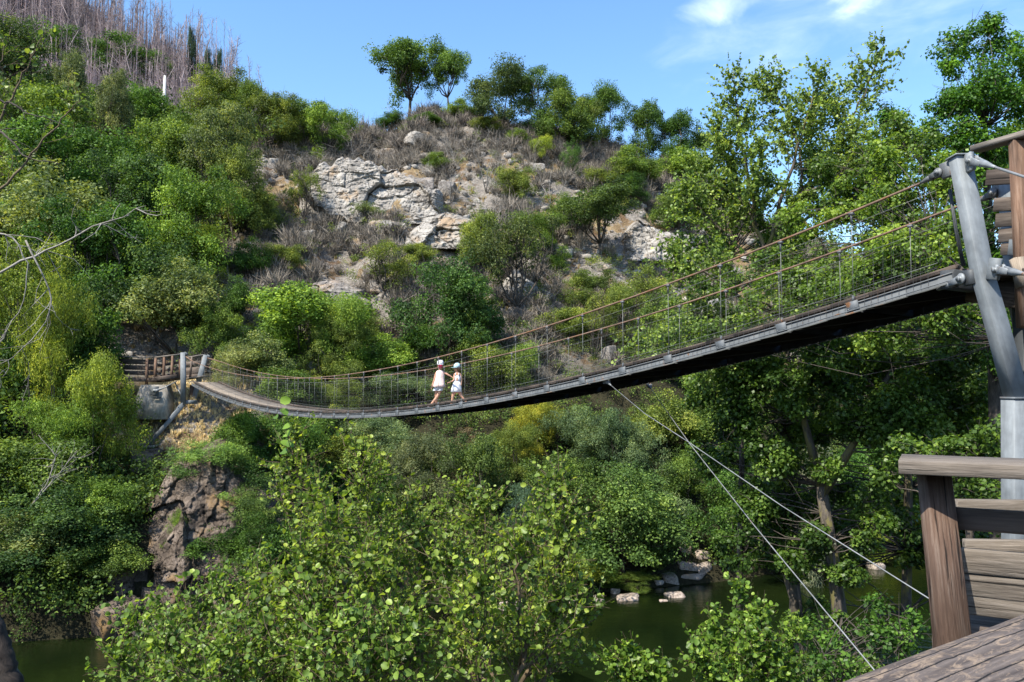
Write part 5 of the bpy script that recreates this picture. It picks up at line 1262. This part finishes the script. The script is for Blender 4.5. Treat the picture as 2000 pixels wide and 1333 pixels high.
# second alder with forked mossy trunk, dark crown under the bridge
rb_ = foot_of(1645, 1340, 18.6)
mass_tree('alder_tree', [([rb_]+[at(x, y, 18.6) for x, y in ((1640, 1200), (1622, 1060), (1604, 950))], .19, .13), S([(1604, 950, 18.6), (1570, 820, 18.6), (1540, 700, 18.8)], .12, .04), S([(1604, 970, 18.6), (1660, 880, 18.4), (1720, 760, 18.4), (1780, 660, 18.6)], .12, .04)],
          [(1450, 720, 19, .9), (1530, 740, 18, .9), (1620, 700, 18, 1.0), (1710, 700, 18.6, .9), (1800, 720, 19, .8), (1430, 830, 19.5, .8), (1500, 880, 19, .8), (1590, 830, 19.5, .7), (1700, 840, 18, .9), (1790, 830, 17.5, 1.0), (1880, 800, 18, .9), (1850, 700, 18, .9), (1640, 960, 20, .6), (1480, 980, 19.5, .7), (1440, 1060, 19.5, .55), (1390, 780, 20, .7), (1380, 900, 20.5, .7), (1730, 940, 19, .6), (1530, 980, 20, .6), (1600, 1050, 18.2, .42), (1655, 1120, 18.1, .36), (1690, 1010, 18.2, .5), (1560, 1090, 18.8, .4), (1620, 920, 18.0, .45), (1750, 1020, 18.4, .45)],
          32, 'spreading alder with forked mossy trunk whose dark crown hangs under the deck', ACD, per=400, bark_='bark_moss', leaf=.085)
rg_ = foot_of(1440, 1340, 21.8)
mass_tree('alder_tree', [([rg_]+[at(x, y, 21) for x, y in ((1445, 1100), (1450, 850), (1445, 650), (1425, 500))], .10, .03)],
          [(1400, 470, 20.8, .6), (1365, 560, 20.5, .55), (1450, 620, 20.5, .6), (1350, 400, 21, .5), (1500, 450, 21, .6), (1420, 380, 21, .5), (1480, 350, 21, .5), (1550, 520, 21, .6), (1400, 700, 20.5, .6), (1340, 480, 21, .45), (1330, 640, 20.5, .4), (1590, 400, 21, .55), (1500, 700, 20.5, .6), (1450, 250, 21, .35)], 46, 'leafy lower alder between the rocky slope and the tall open alder', (.095, .155, .034), per=230, bark_='bark', leaf=.075, up=.4)
rf_ = foot_of(1760, 1330, 21.5); bl_ = []
for yy in range(330, 1130, 105):
    for xx in range(1470 if yy > 560 else 1640, 2030, 105): bl_.append((xx+rnd.uniform(-35, 35), yy+rnd.uniform(-35, 35), 21.5+rnd.uniform(-.8, 1.2), rnd.uniform(.65, 1.0)))
mass_tree('alder_tree', [([rf_]+[at(x, y, 21.6) for x, y in ((1770, 1200), (1775, 950), (1765, 760), (1750, 560))], .16, .06)], bl_, 45, 'broad leafy alder forming the green wall behind all the other right-hand trees', (.075, .125, .022), leaf=.095, per=300, bark_='bark_moss')
# sunny leaves behind the cables
rc_ = foot_of(2030, 1330, 13.5)
mass_tree('alder_tree', [([rc_]+[at(x, y, Y) for x, y, Y in ((2020, 1000, 13.6), (2000, 740, 14), (1950, 590, 14.5), (1830, 480, 15))], .09, .02)],
          [(1700, 330, 16, .6), (1640, 430, 16.5, .6), (1740, 420, 15.5, .7), (1800, 360, 15.5, .6), (1590, 520, 16.5, .6), (1680, 530, 15.5, .7), (1780, 500, 14.8, .7), (1850, 450, 15, .6), (1840, 560, 14.5, .5), (1560, 620, 16.5, .5), (1660, 620, 16, .5), (1480, 590, 17, .45), (1740, 260, 16.5, .5), (1750, 590, 15, .5), (1420, 560, 17.5, .4), (1880, 350, 15, .5), (1620, 350, 17, .6), (1560, 440, 17.5, .6), (1500, 520, 17.5, .6), (1700, 480, 16, .7), (1620, 570, 16, .6), (1830, 620, 14.5, .6), (1720, 640, 15.5, .6), (1560, 560, 17, .6), (1790, 300, 16, .6), (1400, 640, 18, .5), (1480, 650, 17.5, .5)],
          33, 'yellow green sunlit alder behind the hand cables beside the steel post', (.10, .155, .028), per=420, leaf=.068, up=.35)
rd_ = foot_of(1950, 1330, 16.5)
mass_tree('broadleaf_tree', [([rd_]+[at(x, y, Y) for x, y, Y in ((1950, 900, 16.5), (1940, 600, 17), (1930, 400, 17), (1925, 250, 17))], .2, .05), S([(1930, 400, 17), (1850, 330, 17), (1780, 290, 17)], .08, .02)],
          [(1880, 95, 17, .45), (1925, 60, 17, .3), (1960, 110, 17, .6), (1900, 170, 16.6, .65), (1850, 210, 17, .55), (1970, 210, 16.5, .7), (1890, 280, 16.4, .6), (1810, 270, 17, .5), (1740, 230, 17.5, .35), (1960, 300, 16.5, .7), (1830, 340, 16.5, .5), (2030, 140, 17, .8), (1740, 290, 17.4, .4), (1900, 370, 16.5, .5), (2010, 400, 16, .8), (1980, 500, 16.5, .8), (1990, 660, 16, .9), (1850, 130, 17.2, .25)],
          34, 'bright green broadleaf tree towering over the top right corner', (.065, .14, .02), per=560, leaf=.065, sub=7)
# shaded growth behind the steel post and under the landing
re_ = foot_of(1900, 1330, 12.5)
mass_tree('alder_tree', [([re_]+[at(x, y, Y) for x, y, Y in ((1905, 1150, 12.5), (1890, 1000, 12.5), (1860, 900, 12.6))], .1, .03)],
          [(1800, 890, 13, .45), (1870, 860, 12.6, .5), (1900, 950, 12.4, .5), (1740, 930, 13.5, .35), (1960, 880, 12.5, .6), (1980, 1020, 12, .5)],
          35, 'leafy young alder directly behind the lower part of the steel post', (.08, .13, .026), per=380, leaf=.07)
# leafy sprays at the lower right over the water
mass_tree('young_alder', [([foot_of(1640, 1400, 11)]+[at(x, y, 11) for x, y in ((1630, 1330), (1610, 1280))], .016, .008)],
          [(1650, 1290, 11, .32), (1720, 1240, 11.2, .26), (1780, 1210, 11.4, .2), (1590, 1250, 11.5, .22), (1700, 1180, 12, .14), (1760, 1260, 11, .25)], 36, 'leafy alder spray over the water beside the two steel stays', (.062, .125, .024), per=300, leaf=.06)
mass_tree('ivy', [([at(1569, 1345, 19.7)]+[at(x, y, 19.7) for x, y in ((1566, 1200), (1552, 1080))], .05, .03)],
          [(1566, 1300, 19.7, .32), (1560, 1210, 19.7, .28), (1550, 1120, 19.7, .26), (1530, 1050, 19.6, .4), (1600, 1180, 19.6, .2)], 37, 'leafy shoots clothing the left one of the two mossy alder trunks', (.075, .125, .026), per=620, leaf=.075)
mass_tree('ivy', [([at(1648, 1345, 18.2)]+[at(x, y, 18.2) for x, y in ((1643, 1200), (1628, 1080))], .05, .03)],
          [(1690, 1310, 17.8, .3), (1600, 1310, 17.8, .35), (1640, 1220, 18.2, .2), (1650, 1120, 18.1, .3), (1680, 1060, 18, .25)], 38, 'leafy shoots clothing the right one of the two mossy alder trunks', (.075, .125, .026), per=620, leaf=.075)
stf = []
for k, (bx, tx, ty, Y) in enumerate(((1420, 1395, 1215, 9), (1460, 1445, 1150, 9.4), (1510, 1480, 1190, 9), (1560, 1500, 1250, 9), (1430, 1350, 1270, 8.6), (1500, 1560, 1230, 9.6), (1400, 1470, 1250, 8.8))):
    stf.append(([foot_of((bx+1470)/2, 1500, Y)]+[at(x, y, Y) for x, y in ((bx, 1400), ((bx+tx)/2, (1400+ty)/2), (tx, ty))], .014, .003))
alder('young_alder', stf, 39, 'cluster of upright alder shoots over the river at the bottom right of centre', (.105, .17, .03), stf[0][0][0], leaf=.052, tw=(.42, .2, 12), per=6, side=8, up=.3, start=.45, bark='bark_twig')
stf = [([foot_of(1265, 1500, 8)]+[at(x, y, 8) for x, y in ((1250, 1420), (1240, 1340), (tx, ty))], .010, .002) for tx, ty in ((1232, 1268), (1300, 1310), (1180, 1290), (1262, 1300))]
alder('young_alder', stf, 40, 'few thin alder shoots at the bottom edge against the dark river', (.105, .17, .03), stf[0][0][0], leaf=.05, tw=(.25, .15, 9), per=5, side=9, up=.3, start=.5, bark='bark_twig')
# the big foreground alder clump, three young trees
def leaders(lst, r0=.022):
    out = []
    for bx, tx, ty, Y in lst:
        f = foot_of(bx, 1500, Y); out.append(([f, at(bx, 1440, Y), at(bx*.6+tx*.4+rnd.uniform(-12, 12), 1440*.6+ty*.4, Y), at(bx*.25+tx*.75+rnd.uniform(-12, 12), 1440*.25+ty*.75, Y), at(tx, ty, Y)], r0*(.75+.5*rnd.random()), .0028))
    return out
FG = (.135, .185, .034)
s1 = leaders([(760, 562, 850, 6.6), (770, 690, 875, 6.4), (790, 745, 930, 6.8), (700, 620, 960, 6.0), (740, 650, 1030, 5.6), (800, 800, 990, 7.2), (660, 590, 1080, 5.4), (770, 720, 1100, 5.2), (840, 830, 1040, 7.4), (690, 545, 960, 7.4), (640, 530, 1150, 6.4)])
alder('young_alder', s1, 41, 'tallest and leftmost-leaning alder sapling in the middle foreground reaching up to the deck', FG, s1[0][0][0], leaf=.037, tw=(.52, .22, 11), per=7, side=9.5, up=.30, start=.40, bark='bark_twig')
s2 = leaders([(1000, 1085, 935, 6.0), (990, 1110, 1010, 5.8), (980, 950, 975, 6.6), (960, 900, 950, 7.0), (1010, 1120, 1130, 5.6), (950, 880, 1080, 5.6), (990, 1030, 1040, 5.2), (930, 870, 1000, 7.8), (1000, 1150, 1180, 6.2), (940, 940, 1120, 5.0)])
alder('young_alder', s2, 42, 'right-hand alder sapling of the foreground clump with forked dark stem', (.13, .18, .034), s2[0][0][0], leaf=.037, tw=(.50, .20, 11), per=7, side=9.5, up=.30, start=.38, bark='bark_twig')
s3 = leaders([(560, 420, 1150, 6.6), (540, 370, 1190, 6.2), (500, 300, 1200, 6.8), (480, 250, 1225, 6.4), (600, 500, 1120, 7.0), (580, 470, 1210, 5.6), (420, 330, 1260, 5.6), (640, 600, 1190, 5.2), (520, 420, 1270, 5.2), (700, 690, 1230, 4.8), (380, 235, 1290, 6.0), (820, 780, 1240, 4.9)])
alder('young_alder', s3, 43, 'low alder bush filling the bottom left foreground', (.115, .175, .036), s3[0][0][0], leaf=.038, tw=(.55, .24, 11), per=7, side=10.5, up=.25, start=.3, bark='bark_twig')
# the single big-leaved tip in front of the deck
p0_ = at(575, 905, 6.3); tm_ = MB(); ltp = empty('alder_shoot', p0_, 'single alder tip with round pale leaf standing in front of the deck', 'shoot')
tip = [p0_, at(563, 860, 6.25), at(552, 820, 6.2), at(546, 775, 6.2)]; tm_.tube(tip, (.004, .003, .002, .0012), 5); tm_.build('stem', M['bark_twig'], ltp)
LPp = np.array([at(546, 782, 6.2), at(560, 812, 6.2), at(553, 835, 6.2), at(541, 818, 6.2), at(566, 850, 6.2), at(575, 872, 6.3), at(548, 862, 6.3), at(560, 885, 6.3)]); k_ = len(LPp)
NN = np.array([(.1, -1, .1)]+[(rnd.uniform(-.8, .8), -.7, .8) for _ in range(k_-1)])
lf = leaves(LPp, NN, np.array([.085, .08, .075, .06, .085, .08, .075, .08]), 'r', np.array([.98, .6, .8, .4, .9, .6, .8, .5]), np.array((0, 0, .4)))
link('foliage', leafmesh('foliage', [(lf[0]-np.array(ltp.location), lf[1], lf[2])], M['leaf_gloss']), ltp, None, (.10, .17, .03))

# ---------------------------------------------------------------- bare branches and trunk on the left edge
def twiggy(name, lines, label, mat, seed, r0=.012, side=5, tl=.35, cat='branch', par=None):
    r = np.random.default_rng(seed); o = par or empty(name, lines[0][0], label, cat); mb = MB(); tw_ = MB()
    for pts in lines:
        pts = np.array(pts); t = np.linspace(0, len(pts)-1, 16); P = np.stack([np.interp(t, range(len(pts)), pts[:, i]) for i in range(3)], 1); P[1:-1] = (P[:-2]+2*P[1:-1]+P[2:])/4
        P[1:-1] += r.normal(size=P[1:-1].shape)*.008; mb.tube(P, np.linspace(r0, r0*.2, 16), 6)
        L_ = np.linalg.norm(P[-1]-P[0])
        for k in range(int(L_*side*2)):
            i = r.integers(3, 15); d = unit((P[min(i+1, 15)]-P[i-1])*.8/np.linalg.norm(P[min(i+1, 15)]-P[i-1])+r.normal(size=3)*.6+np.array((0, 0, -.1))); e = P[i]+d*tl*(.4+r.random())
            l2 = limb(P[i], e, .12, 5); tw_.tube(l2, np.linspace(r0*.35, .0012, 5), 4, False)
            for q in range(3): c = l2[r.integers(1, 5)]; tw_.tube(limb(c, c+unit(d+r.normal(size=3)*.8)*tl*.35*r.random()+1e-3, .1, 3), (r0*.18, .0012, .0008), 3, False)
    mb.build('stem', M[mat], o, smooth=True); tw_.build('twigs', M[mat], o); return o
twiggy('bare_branch', [[at(x, y, 6) for x, y in ((-60, 560), (20, 520), (90, 490), (160, 455), (220, 430), (285, 402))]], 'long pale leafless branch sweeping up from the left edge', 'bark_grey', 51, .011, 5, .3)
twiggy('bare_branch', [[at(x, y, 5.5) for x, y in ((-40, 470), (10, 450), (50, 500), (58, 560), (20, 640), (-20, 700))], [at(x, y, 5.6) for x, y in ((50, 470), (95, 560), (100, 620), (40, 690), (-20, 720))]], 'pale drooping leafless twigs curling down the left edge', 'bark_grey', 52, .007, 6, .3)
twiggy('bare_branch', [[at(x, y, 6.5) for x, y in ((-60, 155), (0, 195), (45, 215), (95, 232))], [at(x, y, 6.5) for x, y in ((-30, 235), (15, 265), (45, 305), (95, 316))]], 'dark leafless branch stubs at the upper left edge', 'bark', 53, .013, 4, .16)
twiggy('bare_branch', [[at(x, y, 30) for x, y in ((60, 990), (95, 940), (110, 890), (75, 850))], [at(x, y, 30) for x, y in ((60, 990), (120, 920), (150, 880))]], 'dead grey twigs sticking out of the lower left shrubs', 'bark_grey', 54, .03, 3, .8)
tk = [at(-30, 1180, 5.0), at(-2, 1250, 5.0), at(22, 1333, 5.0), at(48, 1460, 5.0)]
fo = tk[-1].copy(); fo[2] = float(H(fo[0], fo[1]))-.2
o = empty('leaning_trunk', tk[0], 'mottled grey leaning tree trunk in the bottom left corner', 'tree'); tp2 = np.array(tk+[fo]); tt2 = np.linspace(0, 4, 40); tp2 = np.stack([np.interp(tt2, range(5), tp2[:, i]) for i in range(3)], 1)+rng.normal(size=(40, 3))*.004; MB().tube(tp2, np.interp(tt2, range(5), (.05, .055, .06, .08, .1))*(1+rng.normal(size=40)*.05), 14).build('trunk', M['bark_patch'], o, smooth=True)
# upper left: sparse leafy sprays of a near alder
s4 = [S([(-80, 330, 9), (0, 240, 9), (50, 130, 9), (90, 60, 9)], .02, .003), S([(-60, 420, 9), (40, 330, 9), (120, 230, 9), (165, 190, 9)], .018, .003), S([(-90, 300, 9), (-10, 160, 9), (20, 60, 9)], .016, .003)]
alder('alder_branch', s4, 55, 'sparse sunlit alder sprays hanging over the upper left edge', (.085, .125, .03), s4[0][0][0], leaf=.05, tw=(.5, .2, 8), per=3, side=5, up=.2, start=.2, bark='bark_twig')

# ---------------------------------------------------------------- the two children on the deck
def simple(name, col_, rough=.7, spec=.2, sub=0.0):
    m, t, b = newmat(name); b.inputs['Base Color'].default_value = (*col_, 1); b.inputs['Roughness'].default_value = rough; b.inputs['Specular IOR Level'].default_value = spec
    g = N(t, 'ShaderNodeTexCoord').outputs['Object']; n = noise(t, g, 25, 3); c = mix(t, .18, (col_), n.outputs['Color'], 'OVERLAY'); t.links.new(c, b.inputs['Base Color'])
    bump(t, b, n.outputs['Fac'], .25, .01); return m
M['skin'] = simple('child skin', (.50, .27, .18), .55, .3); M['pinkface'] = simple('pink face', (.72, .10, .14), .5)
M['shirt'] = simple('pale pink cotton', (.74, .57, .52)); M['white'] = simple('white cotton', (.62, .63, .66)); M['paleblue'] = simple('pale blue cotton', (.36, .50, .56))
M['navy'] = simple('navy print', (.12, .12, .2)); M['hair'] = simple('brown hair', (.16, .085, .045), .5); M['shoe'] = simple('grey pink shoe', (.55, .42, .45)); M['glass'] = simple('pink sunglasses', (.75, .02, .10), .2, .6)
def skinbody(name, joints, bones, parent, mat, sub=2):
    names = list(joints); me = bpy.data.meshes.new(name)
    me.from_pydata([joints[n][0] for n in names], [(names.index(a), names.index(b)) for a, b in bones], []); me.materials.append(mat)
    o = bpy.data.objects.new(name, me); C.objects.link(o); o.parent = parent
    md = o.modifiers.new('Skin', 'SKIN'); md.use_smooth_shade = True; sv = me.skin_vertices[0].data
    for i, n in enumerate(names): r = joints[n][1]; sv[i].radius = r if isinstance(r, tuple) else (r, r); sv[i].use_root = (n == 'pelvis')
    o.modifiers.new('Subdivision', 'SUBSURF').levels = sub; o.modifiers['Subdivision'].render_levels = sub; return o
def hand(J, B, root, p, d, n, s=.0045):
    """palm, four fingers of unequal length and a thumb from the side of the palm"""
    p = Vector(p); d = Vector(d).normalized(); n = Vector(n).normalized(); w = d.cross(n).normalized()
    J[root+'palm'] = (tuple(p+d*.022), (.014, .009)); B.append((root, root+'palm'))
    for k, (o, L_) in enumerate(((-.012, .026), (-.004, .032), (.004, .030), (.012, .024))):
        a = p+d*.036+w*o; b = a+d*L_*.55+n*.004; c = b+d*L_*.4+n*.012
        for nm, q, r in (('a', a, s), ('b', b, s*.9), ('c', c, s*.75)): J[f'{root}f{k}{nm}'] = (tuple(q), r)
        B += [(root+'palm', f'{root}f{k}a'), (f'{root}f{k}a', f'{root}f{k}b'), (f'{root}f{k}b', f'{root}f{k}c')]
    a = p+d*.012-w*.014; b = a+d*.014-w*.012+n*.006
    J[root+'ta'] = (tuple(a), s*1.1); J[root+'tb'] = (tuple(b), s*.9); B += [(root, root+'ta'), (root+'ta', root+'tb')]
def rings(name, R_, parent, mat, n=22, wav=0., close_top=False, thick=.004, smooth=True):
    """cloth or hat lofted through elliptical rings (cx, cy, z, rx, ry)"""
    V = []; F = []
    for k, (cx_, cy_, z, rx, ry) in enumerate(R_):
        for j in range(n):
            t = j*2*math.pi/n; w = 1+wav*(k/(len(R_)-1))*math.sin(j*5*2*math.pi/n*1.0+k); V.append((cx_+rx*w*math.cos(t), cy_+ry*w*math.sin(t), z))
    for k in range(len(R_)-1): F += [[k*n+j, (k+1)*n+j, (k+1)*n+(j+1) % n, k*n+(j+1) % n] for j in range(n)]
    if close_top: F.append(list(range(n)))
    me = bpy.data.meshes.new(name); me.from_pydata(V, [], F); me.materials.append(mat)
    me.polygons.foreach_set('use_smooth', [True]*len(F)); o = bpy.data.objects.new(name, me); C.objects.link(o); o.parent = parent
    s = o.modifiers.new('Solidify', 'SOLIDIFY'); s.thickness = thick; return o
def headmesh(parent, c, r, yaw, facecol, nm='head'):
    pass
def child(base, J, B, label, yaw=0):
    o = empty('person', base, label, 'person', 'children on the bridge'); skinbody('body', J, B, o, M['skin']); return o
def mid(s, n=.55): b = bp(s, n, .145); return b
# elder child
sA = 10.32; PA = mid(9.35, .52)
def find_s(px, n=.55):
    for s_ in np.arange(5, 14, .01):
        if proj(bp(s_, n, .145))[0] > px: return s_
s1_ = find_s(854); s2_ = find_s(893)
base1 = bp(s1_, .55, .145); base2 = bp(s2_, .55, .145)
slope = (bp(s2_, .5)[2]-bp(s1_, .5)[2])/abs(bp(s2_, .5)[0]-bp(s1_, .5)[0])
def gz(x): return x*slope
J = {'pelvis': ((.03, 0, .455), (.075, .055)), 'waist': ((.035, 0, .58), (.066, .05)), 'chest': ((.05, 0, .72), (.078, .055)), 'neckb': ((.06, 0, .835), (.045, .035)), 'neck': ((.065, -.005, .872), (.027, .027)),
     'chin': ((.068, -.012, .905), (.040, .045)), 'face': ((.067, -.006, .955), (.056, .062)), 'crown': ((.065, .004, 1.01), (.058, .064)), 'top': ((.065, .004, 1.045), (.035, .04)),
     'nose': ((.069, -.072, .95), (.009, .009)), 'earl': ((.008, .0, .952), .010), 'earr': ((.126, .0, .952), .010),
     'shl': ((-.025, 0, .815), (.032, .03)), 'ell': ((-.075, -.02, .64), (.022, .022)), 'wrl': ((-.125, -.03, .49), (.016, .014)),
     'shr': ((.145, 0, .82), (.032, .03)), 'elr': ((.245, -.02, .765), (.022, .022)), 'wrr': ((.335, -.01, .712), (.016, .014)),
     'hil': ((-.02, 0, .42), (.055, .055)), 'knl': ((-.03, .03, .245), (.034, .036)), 'anl': ((-.025, .05, .06+gz(-.02)), (.022, .024)), 'tol': ((-.01, -.03, .03+gz(-.02)), (.024, .018)),
     'hir': ((.075, 0, .42), (.055, .055)), 'knr': ((.01, -.03, .26), (.036, .038)), 'anr': ((-.155, -.03, .075+gz(-.15)), (.022, .024)), 'tor': ((-.195, -.09, .035+gz(-.19)), (.024, .018))}
B = [('pelvis', 'waist'), ('waist', 'chest'), ('chest', 'neckb'), ('neckb', 'neck'), ('neck', 'chin'), ('chin', 'face'), ('face', 'crown'), ('crown', 'top'), ('face', 'nose'), ('face', 'earl'), ('face', 'earr'),
     ('neckb', 'shl'), ('shl', 'ell'), ('ell', 'wrl'), ('neckb', 'shr'), ('shr', 'elr'), ('elr', 'wrr'), ('pelvis', 'hil'), ('hil', 'knl'), ('knl', 'anl'), ('anl', 'tol'), ('pelvis', 'hir'), ('hir', 'knr'), ('knr', 'anr'), ('anr', 'tor')]
hand(J, B, 'wrl', J['wrl'][0], (-.35, -.1, -.95), (0, -1, .1)); hand(J, B, 'wrr', J['wrr'][0], (.85, .1, -.45), (0, .3, -1))
c1_ = child(base1, J, B, 'child in pink top and white cap walking with one arm round the smaller child')
rings('top', [(.06, 0, .862, .052, .042), (.06, 0, .845, .085, .052), (.06, 0, .80, .098, .062), (.055, 0, .72, .100, .068), (.05, 0, .62, .118, .082), (.04, 0, .54, .140, .10), (.035, 0, .475, .160, .115)], c1_, M['shirt'], 24, .07)
rings('shorts', [(.03, 0, .53, .088, .07), (.03, 0, .47, .105, .08), (.03, 0, .43, .11, .085)], c1_, M['white'])
for dx, lx in ((-.025, -.01), (.075, -.012)): rings('shorts_leg', [(dx, 0, .45, .060, .066), (dx-.01, -.005, .41, .066, .072), (dx-.02, -.01, .385, .068, .074)], c1_, M['white'], 16)
rings('cap', [(.066, .0, 1.005, .072, .078), (.066, .0, 1.03, .075, .080), (.066, .002, 1.07, .070, .075), (.066, .004, 1.095, .052, .056), (.066, .004, 1.105, .02, .02)], c1_, M['white'], 22)
rings('cap_brim', [(.066, -.03, 1.012, .070, .07), (.067, -.055, 1.003, .078, .085)], c1_, M['white'], 22)
rings('hair', [(.066, .012, 1.02, .066, .068), (.066, .016, .96, .068, .066), (.066, .02, .91, .060, .05)], c1_, M['hair'], 18)
mm = MB(); mm.box((.018, -.071, .972), (.062, -.078, .972), .012, .028, (0, 0, 1), .3); mm.box((.072, -.078, .972), (.116, -.071, .972), .012, .028, (0, 0, 1), .3); mm.box((.06, -.078, .974), (.075, -.078, .974), .01, .008)
ob = mm.build('sunglasses', M['glass'], c1_, origin=np.zeros(3))
rings('face_shell', [(.067, -.004, 1.0, .0605, .0665), (.067, -.008, .955, .0605, .0675), (.068, -.014, .915, .046, .055)], c1_, M['pinkface'], 20, thick=.001)  # thin pink shell round the face
for x in (J['tol'][0], J['tor'][0]):
    a = Vector(x); heel = a+Vector((.035, .075, .005)); MB().box(tuple(heel+Vector((0, 0, -.005))), tuple(a+Vector((-.01, -.02, -.008))), .055, .045, (0, 0, 1), .35).build('shoe', M['shoe'], c1_, origin=np.zeros(3))
# younger child, seen from behind
def g2(x): return x*slope
J = {'pelvis': ((-.015, 0, .36), (.066, .052)), 'waist': ((-.01, 0, .47), (.058, .045)), 'chest': ((0, 0, .60), (.068, .05)), 'neckb': ((.0, 0, .70), (.04, .032)), 'neck': ((-.002, -.002, .735), (.024, .024)),
     'chin': ((-.015, -.008, .765), (.038, .042)), 'face': ((-.016, -.004, .81), (.056, .058)), 'crown': ((-.006, .0, .855), (.058, .06)), 'top': ((-.004, 0, .89), (.035, .035)), 'nose': ((-.078, -.02, .80), .008), 'ear': ((-.01, -.062, .80), .010),
     'shl': ((-.065, -.01, .685), (.027, .026)), 'ell': ((-.075, -.04, .55), (.020, .020)), 'wrl': ((-.155, -.06, .505), (.014, .013)), 'shr': ((.07, .01, .685), (.027, .026)), 'elr': ((.095, .02, .56), (.020, .020)), 'wrr': ((.085, .0, .455), (.014, .013)),
     'hil': ((-.075, 0, .31), (.046, .05)), 'knl': ((-.105, .01, .165), (.031, .032)), 'anl': ((-.125, .02, .05+g2(-.12)), (.020, .022)), 'tol': ((-.15, -.01, .022+g2(-.14)), (.022, .016)),
     'hir': ((.045, 0, .31), (.046, .05)), 'knr': ((.105, -.01, .18), (.031, .032)), 'anr': ((.185, -.01, .055+g2(.18)), (.020, .022)), 'tor': ((.215, -.04, .022+g2(.21)), (.022, .016))}
B = [('pelvis', 'waist'), ('waist', 'chest'), ('chest', 'neckb'), ('neckb', 'neck'), ('neck', 'chin'), ('chin', 'face'), ('face', 'crown'), ('crown', 'top'), ('face', 'nose'), ('face', 'ear'),
     ('neckb', 'shl'), ('shl', 'ell'), ('ell', 'wrl'), ('neckb', 'shr'), ('shr', 'elr'), ('elr', 'wrr'), ('pelvis', 'hil'), ('hil', 'knl'), ('knl', 'anl'), ('anl', 'tol'), ('pelvis', 'hir'), ('hir', 'knr'), ('knr', 'anr'), ('anr', 'tor')]
hand(J, B, 'wrl', J['wrl'][0], (-.95, -.2, -.1), (0, .1, -1)); hand(J, B, 'wrr', J['wrr'][0], (-.1, -.2, -.95), (-1, 0, 0))
c2_ = child(base2, J, B, 'smaller child in white dungarees and pale blue hat striding to the right')
rings('vest', [(0, 0, .655, .074, .052), (0, 0, .58, .076, .056), (-.01, 0, .50, .078, .058)], c2_, M['white'], 20)
mm = MB()
for x in (-.035, .035): mm.tube([(x, -.052, .64), (x*1.05, -.045, .70), (x, 0, .722), (x, .045, .70), (x, .05, .64)], .008, 6)
mm.build('strap', M['white'], c2_, origin=np.zeros(3))
rings('skirt', [(-.01, 0, .52, .078, .06), (-.015, 0, .44, .098, .078), (-.02, 0, .36, .115, .092), (-.02, 0, .285, .125, .10)], c2_, M['white'], 24, .05)
rings('hat', [(-.008, 0, .835, .072, .074), (-.006, 0, .87, .074, .075), (-.004, 0, .91, .064, .066), (-.002, 0, .935, .035, .036), (-.002, 0, .94, .01, .01)], c2_, M['paleblue'], 22)
rings('hat_brim', [(-.01, 0, .845, .072, .074), (-.045, -.005, .838, .105, .085)], c2_, M['paleblue'], 22)
rings('hair', [(.004, 0, .85, .064, .066), (.012, 0, .80, .062, .062), (.022, 0, .755, .048, .046)], c2_, M['hair'], 18)
for x in (J['tol'][0], J['tor'][0]):
    a = Vector(x); heel = a+Vector((.015, .05, .004)); MB().box(tuple(heel), tuple(a+Vector((-.005, -.015, -.004))), .048, .038, (0, 0, 1), .35).build('shoe', simple('pink sandal', (.7, .35, .38)), c2_, origin=np.zeros(3))
P = slope_pts(800, 18, lambda X, Y: sstep(7.5, 6, Y-bankY(X))*sstep(-.2, .3, Y-bankY(X))*np.maximum(np.maximum(sstep(-14.6, -15.3, X), sstep(-11.5, -10.5, X)), .22*sstep(-13, -12.4, X)*sstep(5.8, 5.0, Y-bankY(X))), (-40, -6), (24, 42))
stuff('undergrowth', P, ub, (.7, 1.9), 'leaf', (.075, .12, .030), 'green shrubs and ivy hanging over the left river bank', 'undergrowth')
P = slope_pts(240, 19, lambda X, Y: sstep(13, 9, Y-bankY(X))*sstep(4, 6, Y-bankY(X))*sstep(-20.5, -21.5, X), (-42, -20), (26, 46))
stuff('undergrowth', P, ub, (1.0, 2.6), 'leaf', (.085, .135, .030), 'green undergrowth left of the golden grass bank', 'undergrowth')
